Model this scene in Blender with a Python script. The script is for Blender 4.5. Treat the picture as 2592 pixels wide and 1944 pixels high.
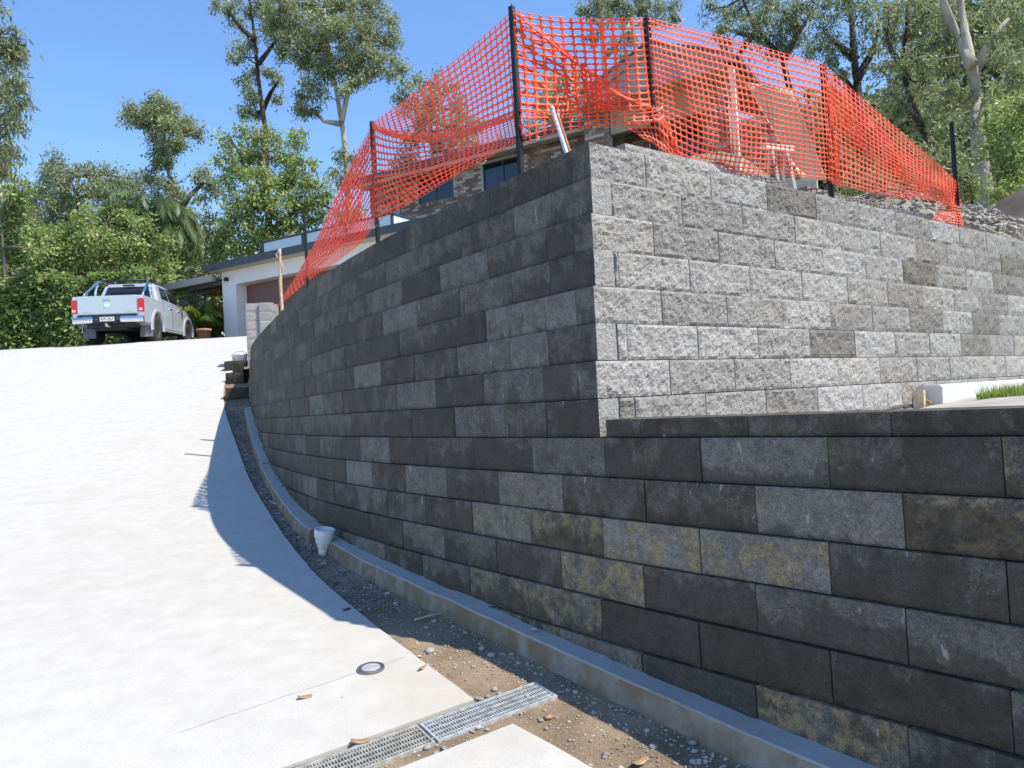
import bpy, bmesh, math, random
import numpy as np
from mathutils import Vector, Matrix, noise
R_ = math.radians
for o in list(bpy.data.objects): bpy.data.objects.remove(o, do_unlink=True)
scene = bpy.context.scene
COL = scene.collection

# ------------------------------------------------------------------ camera
FPX, PITCH, ROLL = 1943.24, 0.0276906, -0.0562164      # focal length in photo pixels (2592 wide)
cp, sp, cr, sr = math.cos(PITCH), math.sin(PITCH), math.cos(ROLL), math.sin(ROLL)
RIGHT = Vector((cr, -sp*sr, cp*sr)); UP = Vector((-sr, -sp*cr, cp*cr)); FWD = Vector((0, cp, sp))
cam = bpy.data.cameras.new('camera'); camo = bpy.data.objects.new('camera', cam); COL.objects.link(camo)
cam.sensor_fit = 'HORIZONTAL'; cam.sensor_width = 36; cam.lens = FPX/2592*36
cam.clip_start = 0.05; cam.clip_end = 2000
camo.matrix_world = Matrix(((RIGHT.x, UP.x, -FWD.x, 0), (RIGHT.y, UP.y, -FWD.y, 0), (RIGHT.z, UP.z, -FWD.z, 0), (0, 0, 0, 1)))
scene.camera = camo

# ------------------------------------------------------------------ sky, sun, exposure
SUN_EL = 56.0; SUN_AZ = 112.5            # azimuth clockwise from +Y
world = bpy.data.worlds.new('World'); scene.world = world; world.use_nodes = True
wn = world.node_tree.nodes; wl = world.node_tree.links
bgn = wn['Background']; sky = wn.new('ShaderNodeTexSky'); sky.sky_type = 'NISHITA'; sky.sun_disc = False
sky.sun_elevation = R_(SUN_EL); sky.sun_rotation = R_(SUN_AZ)
sky.air_density = 1.0; sky.dust_density = 0.0; sky.ozone_density = 8.0; sky.altitude = 50
wl.new(sky.outputs[0], bgn.inputs[0]); bgn.inputs[1].default_value = 0.15
sl = bpy.data.lights.new('sun', 'SUN'); sl.energy = 3.6; sl.angle = R_(0.53); sl.color = (1.0, 0.93, 0.80)
so = bpy.data.objects.new('sun', sl); COL.objects.link(so)
sd = Vector((math.cos(R_(SUN_EL))*math.sin(R_(SUN_AZ)), math.cos(R_(SUN_EL))*math.cos(R_(SUN_AZ)), math.sin(R_(SUN_EL))))
so.rotation_euler = sd.to_track_quat('Z', 'Y').to_euler(); so.location = (20, -20, 40)
scene.view_settings.view_transform = 'Standard'; scene.view_settings.look = 'None'
scene.view_settings.exposure = 0.85; scene.view_settings.gamma = 1.0
scene.render.resolution_x = 1024; scene.render.resolution_y = 768
scene.render.engine = 'CYCLES'
scene.cycles.max_bounces = 6; scene.cycles.transparent_max_bounces = 8

# ------------------------------------------------------------------ pixel helpers (photo pixels, 2592 x 1944)
def ray(x, y):
    u = (x-1296)/FPX; v = -(y-972)/FPX
    return RIGHT*u + UP*v + FWD
def at(x, y, Y):                       # the point of a pixel's ray that lies Y metres ahead
    d = ray(x, y); return d*(Y/d.y)
def atz(x, y, z):
    d = ray(x, y); return d*(z/d.z)
def U(x, y, Y):                        # same, for pixels read off a 2212-wide view
    return at(x/0.85340, y/0.85340, Y)

# ------------------------------------------------------------------ object helpers
def link(o, parent=None):
    COL.objects.link(o)
    if parent is not None: o.parent = parent
    return o
def tag(o, label=None, cat=None, group=None, kind=None):
    if label: o['label'] = label
    if cat: o['category'] = cat
    if group: o['group'] = group
    if kind: o['kind'] = kind
    return o
def empty(name, loc=(0, 0, 0), rz=0, label=None, cat=None, group=None):
    o = bpy.data.objects.new(name, None); o.location = loc; o.rotation_euler = (0, 0, rz); o.empty_display_size = 0.1
    link(o); return tag(o, label, cat, group)
class MB:
    def __init__(s): s.v = []; s.f = []
    def add(s, vs, fs):
        n = len(s.v); s.v += [tuple(v) for v in vs]; s.f += [tuple(i+n for i in f) for f in fs]; return s
    def hexa(s, c):                    # 8 corners: bottom loop 0-3, top loop 4-7
        return s.add(c, [(3, 2, 1, 0), (4, 5, 6, 7), (0, 1, 5, 4), (1, 2, 6, 5), (2, 3, 7, 6), (3, 0, 4, 7)])
    def box(s, x0, x1, y0, y1, z0, z1):
        return s.hexa([(x0, y0, z0), (x1, y0, z0), (x1, y1, z0), (x0, y1, z0), (x0, y0, z1), (x1, y0, z1), (x1, y1, z1), (x0, y1, z1)])
    def tube(s, pts, rad, n=8, cap=True):
        pts = [Vector(p) for p in pts]; m = len(pts)
        if not hasattr(rad, '__len__'): rad = [rad]*m
        up = Vector((0, 0, 1)); vs = []
        for i, p in enumerate(pts):
            t = (pts[min(i+1, m-1)]-pts[max(i-1, 0)]).normalized()
            a = t.cross(up if abs(t.z) < 0.95 else Vector((1, 0, 0))).normalized(); b = t.cross(a)
            for k in range(n):
                w = 2*math.pi*k/n; vs.append(p + (a*math.cos(w)+b*math.sin(w))*rad[i])
        fs = [(i*n+k, i*n+(k+1) % n, (i+1)*n+(k+1) % n, (i+1)*n+k) for i in range(m-1) for k in range(n)]
        if cap: fs += [tuple(range(n-1, -1, -1)), tuple((m-1)*n+k for k in range(n))]
        return s.add(vs, fs)
    def lathe(s, prof, n=20, M=None):
        M = M or Matrix(); vs = []
        for r, z in prof:
            for k in range(n):
                w = 2*math.pi*k/n; vs.append(M @ Vector((r*math.cos(w), r*math.sin(w), z)))
        m = len(prof)
        fs = [(i*n+k, i*n+(k+1) % n, (i+1)*n+(k+1) % n, (i+1)*n+k) for i in range(m-1) for k in range(n)]
        fs += [tuple(range(n-1, -1, -1)), tuple((m-1)*n+k for k in range(n))]
        return s.add(vs, fs)
    def prism(s, poly, f):             # poly: list of 2-D points, f(p, side) -> 3-D
        n = len(poly); vs = [f(p, 0) for p in poly]+[f(p, 1) for p in poly]
        return s.add(vs, [tuple(range(n-1, -1, -1)), tuple(range(n, 2*n))]+[(i, (i+1) % n, n+(i+1) % n, n+i) for i in range(n)])
    def build(s, name, mat, parent=None, smooth=False, bevel=0, seg=2):
        me = bpy.data.meshes.new(name); me.from_pydata([tuple(v) for v in s.v], [], s.f)
        bm = bmesh.new(); bm.from_mesh(me); bmesh.ops.recalc_face_normals(bm, faces=bm.faces)
        if bevel:
            es = [e for e in bm.edges if len(e.link_faces) == 2 and e.calc_face_angle(0) > 0.35]
            bmesh.ops.bevel(bm, geom=es, offset=bevel, segments=seg, affect='EDGES', clamp_overlap=True)
        bm.to_mesh(me); bm.free()
        if smooth: me.polygons.foreach_set('use_smooth', [True]*len(me.polygons))
        me.materials.append(mat)
        return link(bpy.data.objects.new(name, me), parent)
def npmesh(name, V, F, mat, parent=None, smooth=False):       # numpy verts (n,3), faces (m,k)
    me = bpy.data.meshes.new(name); V = np.asarray(V, np.float32); F = np.asarray(F, np.int32)
    me.vertices.add(len(V)); me.vertices.foreach_set('co', V.ravel())
    m, k = F.shape; me.loops.add(m*k); me.loops.foreach_set('vertex_index', F.ravel())
    me.polygons.add(m); me.polygons.foreach_set('loop_start', np.arange(0, m*k, k, dtype=np.int32))
    me.polygons.foreach_set('loop_total', np.full(m, k, np.int32))
    if smooth: me.polygons.foreach_set('use_smooth', np.ones(m, bool))
    me.update(calc_edges=True); me.validate(); me.materials.append(mat)
    return link(bpy.data.objects.new(name, me), parent)

# ------------------------------------------------------------------ materials
class NT:
    def __init__(s, name):
        s.m = bpy.data.materials.new(name); s.m.use_nodes = True; s.t = s.m.node_tree; s.n = s.t.nodes
        s.b = s.n['Principled BSDF']; s.out = s.n['Material Output']
    def new(s, typ, **kw):
        nd = s.n.new('ShaderNode'+typ)
        for k, v in kw.items():
            if k.startswith('i_'):
                key = k[2:]; key = int(key) if key.isdigit() else key.replace('_', ' ')
                s.set(nd.inputs[key], v)
            else: setattr(nd, k, v)
        return nd
    def set(s, inp, v):
        if isinstance(v, bpy.types.NodeSocket): s.t.links.new(v, inp)
        elif isinstance(v, (tuple, list)) and inp.type == 'RGBA' and len(v) == 3: inp.default_value = (*v, 1)
        else: inp.default_value = v
    def coord(s, which='Object'): return s.new('TexCoord').outputs[which]
    def noise(s, vec, scale, detail=4, rough=0.55, dist=0): 
        return s.new('TexNoise', i_Vector=vec, i_Scale=scale, i_Detail=detail, i_Roughness=rough, i_Distortion=dist).outputs[0]
    def voro(s, vec, scale, feature='F1'): return s.new('TexVoronoi', feature=feature, i_Vector=vec, i_Scale=scale).outputs['Distance']
    def ramp(s, v, a, b, lo=0., hi=1.):
        n = s.new('MapRange', i_Value=v, i_1=a, i_2=b, i_3=lo, i_4=hi); n.interpolation_type = 'SMOOTHSTEP'; return n.outputs[0]
    def math(s, op, a, b=0.5, c=None):
        n = s.new('Math', operation=op); s.set(n.inputs[0], a); s.set(n.inputs[1], b)
        if c is not None: s.set(n.inputs[2], c)
        return n.outputs[0]
    def mix(s, f, a, b, mode='MIX'):
        n = s.new('Mix', data_type='RGBA', blend_type=mode); s.set(n.inputs[0], f); s.set(n.inputs[6], a); s.set(n.inputs[7], b); return n.outputs[2]
    def scale(s, vec, sc): return s.new('Mapping', i_Vector=vec, i_Scale=sc).outputs[0]
    def bump(s, h, strength, dist, normal=None):
        n = s.new('Bump', i_Height=h, i_Strength=strength, i_Distance=dist)
        if normal is not None: s.set(n.inputs['Normal'], normal)
        return n.outputs[0]
    def fin(s, col=None, rough=None, normal=None, spec=None, metal=None):
        for k, v in (('Base Color', col), ('Roughness', rough), ('Normal', normal), ('Specular IOR Level', spec), ('Metallic', metal)):
            if v is not None: s.set(s.b.inputs[k], v)
        return s.m
def simple(name, col, rough=0.6, metal=0, spec=0.5, var=0.12, scale=8., bump=0.0):
    t = NT(name); c = t.coord('Object'); n = t.noise(c, scale, 5)
    cc = t.mix(t.ramp(n, 0.3, 0.7), tuple(x*(1-var) for x in col), tuple(min(1, x*(1+var)) for x in col))
    nr = t.bump(t.noise(c, scale*8, 3), bump, 0.01) if bump else None
    return t.fin(cc, rough, nr, spec, metal)
def mat_block():
    t = NT('split_face_block'); oi = t.new('ObjectInfo'); co = t.coord('Object')
    off = t.new('VectorMath', operation='SCALE'); t.set(off.inputs[0], (37.1, 91.7, 53.3)); t.set(off.inputs['Scale'], oi.outputs['Random'])
    v = t.new('VectorMath', operation='ADD'); t.set(v.inputs[0], co); t.set(v.inputs[1], off.outputs[0]); v = v.outputs[0]
    sep = t.new('SeparateColor', i_Color=oi.outputs['Color']); tone, tan, damp = sep.outputs[0], sep.outputs[1], sep.outputs[2]
    alt = t.new('Attribute', attribute_name='alt').outputs['Fac']        # corner blocks: 1 = shaded damp wall, 2 = sunlit dry wall; light painted into tone
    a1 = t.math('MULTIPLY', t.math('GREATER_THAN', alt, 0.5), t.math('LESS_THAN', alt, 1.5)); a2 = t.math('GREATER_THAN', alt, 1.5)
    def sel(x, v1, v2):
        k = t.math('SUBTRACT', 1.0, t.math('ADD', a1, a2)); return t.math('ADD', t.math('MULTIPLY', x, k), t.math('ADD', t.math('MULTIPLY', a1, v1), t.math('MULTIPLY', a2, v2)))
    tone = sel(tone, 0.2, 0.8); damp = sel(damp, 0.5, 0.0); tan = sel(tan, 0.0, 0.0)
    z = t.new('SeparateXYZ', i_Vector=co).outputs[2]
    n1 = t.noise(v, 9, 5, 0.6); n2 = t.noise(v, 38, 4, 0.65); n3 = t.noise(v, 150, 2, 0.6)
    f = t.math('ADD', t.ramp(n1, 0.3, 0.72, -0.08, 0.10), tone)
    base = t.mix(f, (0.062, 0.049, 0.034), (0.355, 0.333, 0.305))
    base = t.mix(t.math('MULTIPLY', tan, t.ramp(t.noise(v, 14, 5, 0.7), 0.42, 0.62)), base, (0.27, 0.205, 0.11))
    sk = t.ramp(n2, 0.3, 0.7, 0.8, 1.18)
    base = t.mix(1.0, base, t.new('CombineColor', i_0=sk, i_1=sk, i_2=sk).outputs[0], 'MULTIPLY')
    gr = t.ramp(n3, 0.3, 0.7, 0.7, 1.32); base = t.mix(1.0, base, t.new('CombineColor', i_0=gr, i_1=gr, i_2=gr).outputs[0], 'MULTIPLY')
    base = t.mix(t.ramp(n3, 0.64, 0.72, 0, 0.25), base, (0.36, 0.345, 0.32))
    # damp staining: brown-black, ragged, mostly from the bed joints
    r2 = t.math('FRACT', t.math('MULTIPLY', oi.outputs['Random'], 71.3)); zz = t.math('MULTIPLY', t.math('MULTIPLY_ADD', z, -7.0, 0.72), t.math('MULTIPLY_ADD', r2, 1.25, -0.3))
    strk = t.noise(t.scale(v, (16, 16, 2.2)), 1.4, 4, 0.6)
    wv = t.scale(v, (3.4, 3.4, 2.2))
    d = t.math('ADD', t.math('ADD', t.noise(wv, 1.5, 6, 0.55), t.math('MULTIPLY_ADD', strk, 0.22, -0.11)), t.math('MULTIPLY', zz, 0.42))
    d = t.math('ADD', d, t.math('MULTIPLY', t.math('SUBTRACT', damp, 0.5), 0.62))
    dm = t.math('MULTIPLY', t.ramp(d, 0.50, 0.585), t.ramp(damp, 0.02, 0.1))
    wet = t.mix(0.60, base, (0.032, 0.0245, 0.0165)); base = t.mix(t.math('MULTIPLY', t.ramp(damp, 0.02, 0.1), t.ramp(t.noise(t.scale(v, (22, 22, 6)), 1.5, 3), 0.66, 0.74, 0, 0.55)), base, (0.4, 0.37, 0.33))
    col = t.mix(dm, base, wet)
    h = t.math('ADD', t.math('MULTIPLY', n2, 0.7), t.math('ADD', t.math('MULTIPLY', n3, 0.3), t.math('MULTIPLY', t.voro(v, 55), 0.5)))
    return t.fin(col, t.ramp(dm, 0, 1, 0.92, 0.72), t.bump(h, 0.8, 0.010), 0.3)
def mat_concrete(name, col, stain=(0.42, 0.38, 0.31), var=0.10, bump=0.25, mud=None, silt=None):
    t = NT(name); c = t.coord('Object')
    big = t.noise(c, 0.7, 5, 0.6); mid = t.noise(c, 6, 5, 0.6); fine = t.noise(c, 120, 3, 0.6)
    br = t.noise(t.scale(c, (5, 110, 1)), 1.5, 3)
    k = t.math('ADD', t.math('MULTIPLY', mid, 0.5), t.math('MULTIPLY', fine, 0.5))
    cc = t.mix(t.ramp(k, 0.3, 0.7), tuple(x*(1-var) for x in col), tuple(x*(1+var) for x in col))
    cc = t.mix(t.ramp(big, 0.52, 0.74, 0, 0.45), cc, stain)
    cc = t.mix(t.ramp(t.voro(c, 23), 0.0, 0.09, 0.35, 0), cc, (0.3, 0.27, 0.22))
    if silt:                           # fine sand washed over the slab around the drain
        dd = t.new('VectorMath', operation='DISTANCE'); t.set(dd.inputs[0], c); t.set(dd.inputs[1], silt); dv = dd.outputs['Value']
        sn = t.math('SUBTRACT', t.math('MULTIPLY', t.noise(c, 3.2, 6, 0.65), 1.5), dv)
        cc = t.mix(t.ramp(sn, 0.0, 0.75, 0, 0.32), cc, (0.41, 0.35, 0.27))
        cc = t.mix(t.ramp(t.noise(t.scale(c, (0.5, 0.12, 1)), 2.5, 5, 0.6), 0.55, 0.72, 0, 0.22), cc, (0.40, 0.375, 0.33))
    if mud:                            # dried mud splashed up the upright faces
        nz = t.new('SeparateXYZ', i_Vector=t.new('NewGeometry').outputs['True Normal']).outputs[2]
        cc = t.mix(t.math('MULTIPLY', t.ramp(nz, 0.75, 0.3), t.ramp(t.noise(c, 5, 5, 0.65), 0.3, 0.6, 0.35, 1.0)), cc, mud)
    h = t.math('ADD', fine, t.math('MULTIPLY', br, 0.3))
    return t.fin(cc, 0.85, t.bump(h, bump, 0.004), 0.3)
def mat_earth(name, a, b, c3, sc=14.):
    t = NT(name); c = t.coord('Object'); n = t.noise(c, sc*0.15, 6, 0.65); f = t.noise(c, sc*6, 4, 0.7)
    cc = t.mix(t.ramp(n, 0.35, 0.65), a, b); cc = t.mix(t.ramp(f, 0.5, 0.7, 0, 0.7), cc, c3)
    return t.fin(cc, 0.95, t.bump(f, 0.7, 0.012), 0.2)
def mat_leaf(name, a, b, trans=0.42, gloss=0.5, c3=None):
    t = NT(name); g = t.new('NewGeometry'); rnd = g.outputs['Random Per Island']
    col = t.mix(rnd, a, b)
    if c3: col = t.mix(t.ramp(t.math('FRACT', t.math('MULTIPLY', rnd, 17.3)), 0.86, 0.9), col, c3)
    t.fin(col, gloss, None, 0.5)
    tr = t.new('BsdfTranslucent', i_Color=t.mix(0.5, col, (0.24, 0.30, 0.05)))
    ms = t.new('MixShader', i_0=trans); t.t.links.new(t.b.outputs[0], ms.inputs[1]); t.t.links.new(tr.outputs[0], ms.inputs[2])
    t.t.links.new(ms.outputs[0], t.out.inputs[0]); return t.m
def mat_bark(name, a, b, sc=3.):
    t = NT(name); c = t.coord('Object'); n = t.noise(t.scale(c, (1, 1, 0.18)), sc, 6, 0.7)
    return t.fin(t.mix(t.ramp(n, 0.35, 0.65), a, b), 0.9, t.bump(n, 0.6, 0.05), 0.2)
def mat_net():
    t = NT('orange_mesh_plastic'); n = t.noise(t.coord('Object'), 3, 3)
    col = t.mix(t.ramp(n, 0.3, 0.7), (0.97, 0.155, 0.06), (0.98, 0.22, 0.10)); t.fin(col, 0.42, None, 0.45)
    tr = t.new('BsdfTranslucent', i_Color=(1.0, 0.16, 0.05, 1)); ms = t.new('MixShader', i_0=0.42)
    t.t.links.new(t.b.outputs[0], ms.inputs[1]); t.t.links.new(tr.outputs[0], ms.inputs[2]); t.t.links.new(ms.outputs[0], t.out.inputs[0]); return t.m
def mat_brick():
    t = NT('mottled_brick'); oi = t.new('ObjectInfo'); c = t.coord('Object')
    rnd = t.new('NewGeometry').outputs['Random Per Island']; n = t.noise(c, 30, 4)
    cr_ = t.new('ValToRGB', i_Fac=rnd); e = cr_.color_ramp; e.interpolation = 'CONSTANT'
    e.elements[0].color = (0.2, 0.115, 0.085, 1); e.elements[1].position = 0.3; e.elements[1].color = (0.27, 0.19, 0.14, 1)
    for p, k in ((0.5, (0.36, 0.29, 0.22, 1)), (0.72, (0.52, 0.47, 0.40, 1)), (0.9, (0.2, 0.1, 0.075, 1))):
        x = e.elements.new(p); x.color = k
    return t.fin(t.mix(t.ramp(n, 0.3, 0.7, 0, 0.35), cr_.outputs[0], (0.3, 0.24, 0.2)), 0.9, t.bump(n, 0.3, 0.005), 0.2)
def mat_glass(name, col, rough=0.06):
    t = NT(name); return t.fin(col, rough, None, 0.8)
M = dict(
    block=mat_block(), concrete=mat_concrete('driveway_concrete', (0.485, 0.468, 0.432), (0.45, 0.415, 0.355), silt=(-0.32, 3.75, -1.38)),
    kerb=mat_concrete('kerb_concrete', (0.36, 0.35, 0.33), (0.24, 0.2, 0.14), 0.14, 0.6, (0.21, 0.155, 0.095)),
    newkerb=mat_concrete('pale_concrete', (0.62, 0.61, 0.57), (0.5, 0.47, 0.4)),
    earth=mat_earth('sandy_earth', (0.17, 0.125, 0.082), (0.30, 0.225, 0.145), (0.36, 0.31, 0.24)),
    terrace=mat_earth('terrace_fill', (0.2, 0.16, 0.12), (0.3, 0.26, 0.21), (0.4, 0.37, 0.32)),
    ground=mat_earth('ground_soil', (0.06, 0.07, 0.03), (0.12, 0.1, 0.055), (0.09, 0.12, 0.04), 5.),
    mulch=mat_earth('dark_mulch', (0.075, 0.06, 0.05), (0.13, 0.105, 0.09), (0.12, 0.1, 0.085), 9.),
    palefill=mat_earth('pale_crushed_fill', (0.34, 0.31, 0.27), (0.46, 0.43, 0.38), (0.55, 0.53, 0.5)),
    net=mat_net(), brick=mat_brick(),
    mortar=simple('mortar', (0.42, 0.39, 0.34), 0.95, var=0.1),
    post=simple('black_steel_post', (0.018, 0.018, 0.02), 0.5, 0.3, var=0.4, scale=30),
    galv=simple('galvanised_steel', (0.55, 0.57, 0.58), 0.5, 0.45, var=0.2, scale=25),
    galv_dull=simple('weathered_galvanised_steel', (0.42, 0.42, 0.38), 0.6, 0.3, var=0.25, scale=25),
    pvc=simple('white_pvc', (0.72, 0.72, 0.70), 0.4, var=0.08, scale=20),
    timber=simple('raw_timber', (0.5, 0.4, 0.27), 0.8, var=0.25, scale=20),
    postwhite=simple('cream_paint', (0.78, 0.7, 0.56), 0.6, var=0.06),
    render=simple('white_render', (0.80, 0.755, 0.72), 0.85, var=0.03, scale=3, bump=0.15),
    door=simple('maroon_roller_door', (0.19, 0.085, 0.075), 0.5, var=0.06),
    fascia=simple('charcoal_fascia', (0.055, 0.062, 0.07), 0.5, var=0.2),
    trim=simple('beige_soffit', (0.52, 0.46, 0.38), 0.7, var=0.05),
    tansof=simple('tan_soffit', (0.36, 0.29, 0.19), 0.7, var=0.06),
    greyboard=simple('mauve_grey_board', (0.33, 0.29, 0.28), 0.7, var=0.08),
    frost=simple('frosted_panel', (0.66, 0.72, 0.75), 0.35, var=0.04),
    winglass=mat_glass('dark_window_glass', (0.012, 0.014, 0.017)),
    blind=simple('blue_window_blind', (0.035, 0.06, 0.12), 0.5, var=0.15),
    roof=simple('roof_tile', (0.12, 0.1, 0.09), 0.8, var=0.2, scale=5),
    carport=simple('grey_sheet_steel', (0.3, 0.34, 0.38), 0.45, 0.3, var=0.1),
    beam=simple('beige_steel_beam', (0.46, 0.42, 0.34), 0.55, var=0.05),
    sail=simple('cream_cloth', (0.62, 0.5, 0.33), 0.9, var=0.06),
    silver=simple('silver_car_paint', (0.50, 0.53, 0.57), 0.22, 0.35, 0.6, var=0.02),
    chrome=simple('chrome', (0.78, 0.79, 0.8), 0.12, 1.0, var=0.03),
    tyre=simple('tyre_rubber', (0.03, 0.028, 0.026), 0.85, var=0.4, scale=20),
    rim=simple('grey_alloy', (0.22, 0.22, 0.23), 0.4, 0.7, var=0.15),
    black=simple('black_plastic', (0.016, 0.016, 0.017), 0.55, var=0.3),
    flap=simple('grey_rubber_flap', (0.16, 0.16, 0.18), 0.7, var=0.15),
    carglass=mat_glass('car_window', (0.014, 0.016, 0.02), 0.04),
    redlens=simple('red_lens', (0.55, 0.012, 0.02), 0.18, var=0.15),
    whitelens=simple('white_lens', (0.75, 0.5, 0.45), 0.2, var=0.1),
    plate=simple('number_plate', (0.66, 0.68, 0.68), 0.5, var=0.05),
    platetext=simple('number_plate_text', (0.05, 0.03, 0.05), 0.5),
    rust=simple('rusty_pipe', (0.34, 0.15, 0.07), 0.8, var=0.35, scale=30),
    pot=simple('terracotta', (0.4, 0.2, 0.14), 0.8),
    paper=simple('white_scrap', (0.7, 0.7, 0.7), 0.8),
    dryleaf=simple('dry_leaf', (0.34, 0.22, 0.13), 0.8, var=0.3),
    tape=simple('pale_tape', (0.8, 0.55, 0.45), 0.6),
    orange=simple('orange_plastic', (0.9, 0.12, 0.05), 0.45),
    stoneA=simple('pale_gravel', (0.34, 0.31, 0.27), 0.9, var=0.35, scale=6),
    stoneB=simple('grey_gravel', (0.17, 0.165, 0.16), 0.9, var=0.4, scale=6),
    gum=mat_leaf('gum_leaves', (0.17, 0.215, 0.105), (0.43, 0.46, 0.26)),
    gumdark=mat_leaf('dark_gum_leaves', (0.13, 0.175, 0.085), (0.37, 0.40, 0.22)),
    bush=mat_leaf('bright_shrub_leaves', (0.16, 0.25, 0.06), (0.44, 0.54, 0.18), c3=(0.52, 0.48, 0.24)),
    hedge=mat_leaf('hedge_leaves', (0.10, 0.17, 0.05), (0.32, 0.42, 0.14)),
    palm=mat_leaf('palm_fronds', (0.045, 0.085, 0.03), (0.11, 0.17, 0.06), 0.25),
    croton=mat_leaf('croton_leaves', (0.18, 0.26, 0.04), (0.1, 0.2, 0.03), c3=(0.5, 0.2, 0.03)),
    grass=mat_leaf('grass_blades', (0.2, 0.32, 0.05), (0.34, 0.45, 0.1)),
    bark=mat_bark('grey_bark', (0.10, 0.082, 0.068), (0.24, 0.2, 0.165)),
    barkdark=mat_bark('dark_bark', (0.04, 0.032, 0.027), (0.11, 0.085, 0.07)),
    barkpale=mat_bark('pale_gum_bark', (0.30, 0.26, 0.2), (0.52, 0.46, 0.37), 1.6),
)

# ------------------------------------------------------------------ ground profile (metres, camera at z = 0) and wall plan curve
KY = [-40, -3, 0, 2, 3, 4, 5, 6, 7.4, 8.8, 10.25, 12.3, 14.4, 18, 20.3, 22, 24, 27, 60, 400]
KZ = [-3.5, -1.85, -1.66, -1.54, -1.45, -1.35, -1.27, -1.2, -1.1, -.92, -.68, -.2, .38, 1.46, 2.10, 2.41, 2.53, 2.6, 2.9, 3.5]
def pchip(xk, yk):
    xk = np.array(xk, float); yk = np.array(yk, float); h = np.diff(xk); d = np.diff(yk)/h; m = np.zeros(len(xk))
    for i in range(1, len(xk)-1): m[i] = 2*d[i-1]*d[i]/(d[i-1]+d[i]) if d[i-1]*d[i] > 0 else 0
    m[0], m[-1] = d[0], d[-1]
    def f(x):
        i = int(min(max(np.searchsorted(xk, x)-1, 0), len(h)-1)); t = (x-xk[i])/h[i]
        return float(yk[i]*(1+2*t)*(1-t)**2+h[i]*m[i]*t*(1-t)**2+yk[i+1]*t*t*(3-2*t)+h[i]*m[i+1]*t*t*(t-1))
    return f
H = pchip(KY, KZ)
SK = [-16, -14, -12.6, -11.4, -10, -8, -5.65, -4.4, -3.23, -2.13, -1.4, 0, 0.5, 1.5, 9]
AK = [178, 166, 160, 158, 156.7, 156, 155, 152.3, 149, 145.5, 144, 143.3, 140.5, 140.5, 140.5]
DS = 0.02; SS = np.arange(-16, 7.001, DS); AZ = np.radians(np.interp(SS, SK, AK))
i0 = int(round(16/DS)); CX = np.cumsum(np.sin(AZ))*DS; CY = np.cumsum(np.cos(AZ))*DS
CX += 0.46-CX[i0]; CY += 3.945-CY[i0]
BAT = 0.0215
def W(s, off=0.0):                     # point on the wall line; off > 0 goes into the hill
    x = np.interp(s, SS, CX); y = np.interp(s, SS, CY); a = np.interp(s, SS, AZ)
    return Vector((x-off*math.cos(a), y+off*math.sin(a), 0))
def Waz(s): return float(np.interp(s, SS, AZ))
Z0 = 0.011; RH = 0.2
TH = -0.6599; NS = Vector((math.sin(TH), math.cos(TH), 0)); DSN = Vector((math.cos(TH), -math.sin(TH), 0)); QS = 2.8698; BS = 0.0144
def SW(s, off=0.0): return DSN*s + NS*(QS+off)
def smooth01(t): t = max(0, min(1, t)); return t*t*(3-2*t)

# ------------------------------------------------------------------ ground sheet
def grid_sheet(name, xs, ys, fz, mat, smooth=True):
    V = [(x, y, fz(x, y)) for y in ys for x in xs]; n = len(xs)
    F = [(j*n+i, j*n+i+1, (j+1)*n+i+1, (j+1)*n+i) for j in range(len(ys)-1) for i in range(n-1)]
    return npmesh(name, V, F, mat, None, smooth)
hy = {}
def Hc(y):
    if y not in hy: hy[y] = H(y)
    return hy[y]
xs = [-400, -200, -100, -60, -40]+list(np.arange(-30, 30.1, 1.5))+[40, 60, 100, 200, 400]
ys = [-60, -20]+list(np.arange(-8, 32.1, 0.5))+[36, 42, 50, 60, 80, 120, 200, 400]
g = grid_sheet('ground', xs, ys, lambda x, y: Hc(float(y))-0.16, M['ground']); g['kind'] = 'structure'

# strip of sandy earth between slab and kerb (undulating), runs on past the grate
def strip_sheet(name, A, B, mat, fz, n=8, m=None):
    V = []; k = len(A)
    for a, b in zip(A, B):
        for i in range(n+1):
            p = a.lerp(b, i/n); V.append((p.x, p.y, fz(p.x, p.y)))
    F = [(j*(n+1)+i, j*(n+1)+i+1, (j+1)*(n+1)+i+1, (j+1)*(n+1)+i) for j in range(k-1) for i in range(n)]
    return npmesh(name, V, F, mat, None, True)
def zearth(x, y): return H(y)-0.014-0.016*smooth01((y-4.2)/1.5)+0.010*noise.noise(Vector((x*2.3, y*2.3, 1)))+0.007*noise.noise(Vector((x*9, y*9, 4)))
sv = [s for s in np.arange(-13.6, 5.0, 0.06)]
A = [W(s, 0.10) for s in sv]; B = []
for s in sv:
    w = 1.0 if s < -4 else 1.0+0.9*smooth01((s+4)/3.5)
    B.append(W(s, -1.25*w))
e = strip_sheet('gravel_strip', A, B, M['earth'], zearth, 14); e['kind'] = 'structure'

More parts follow.
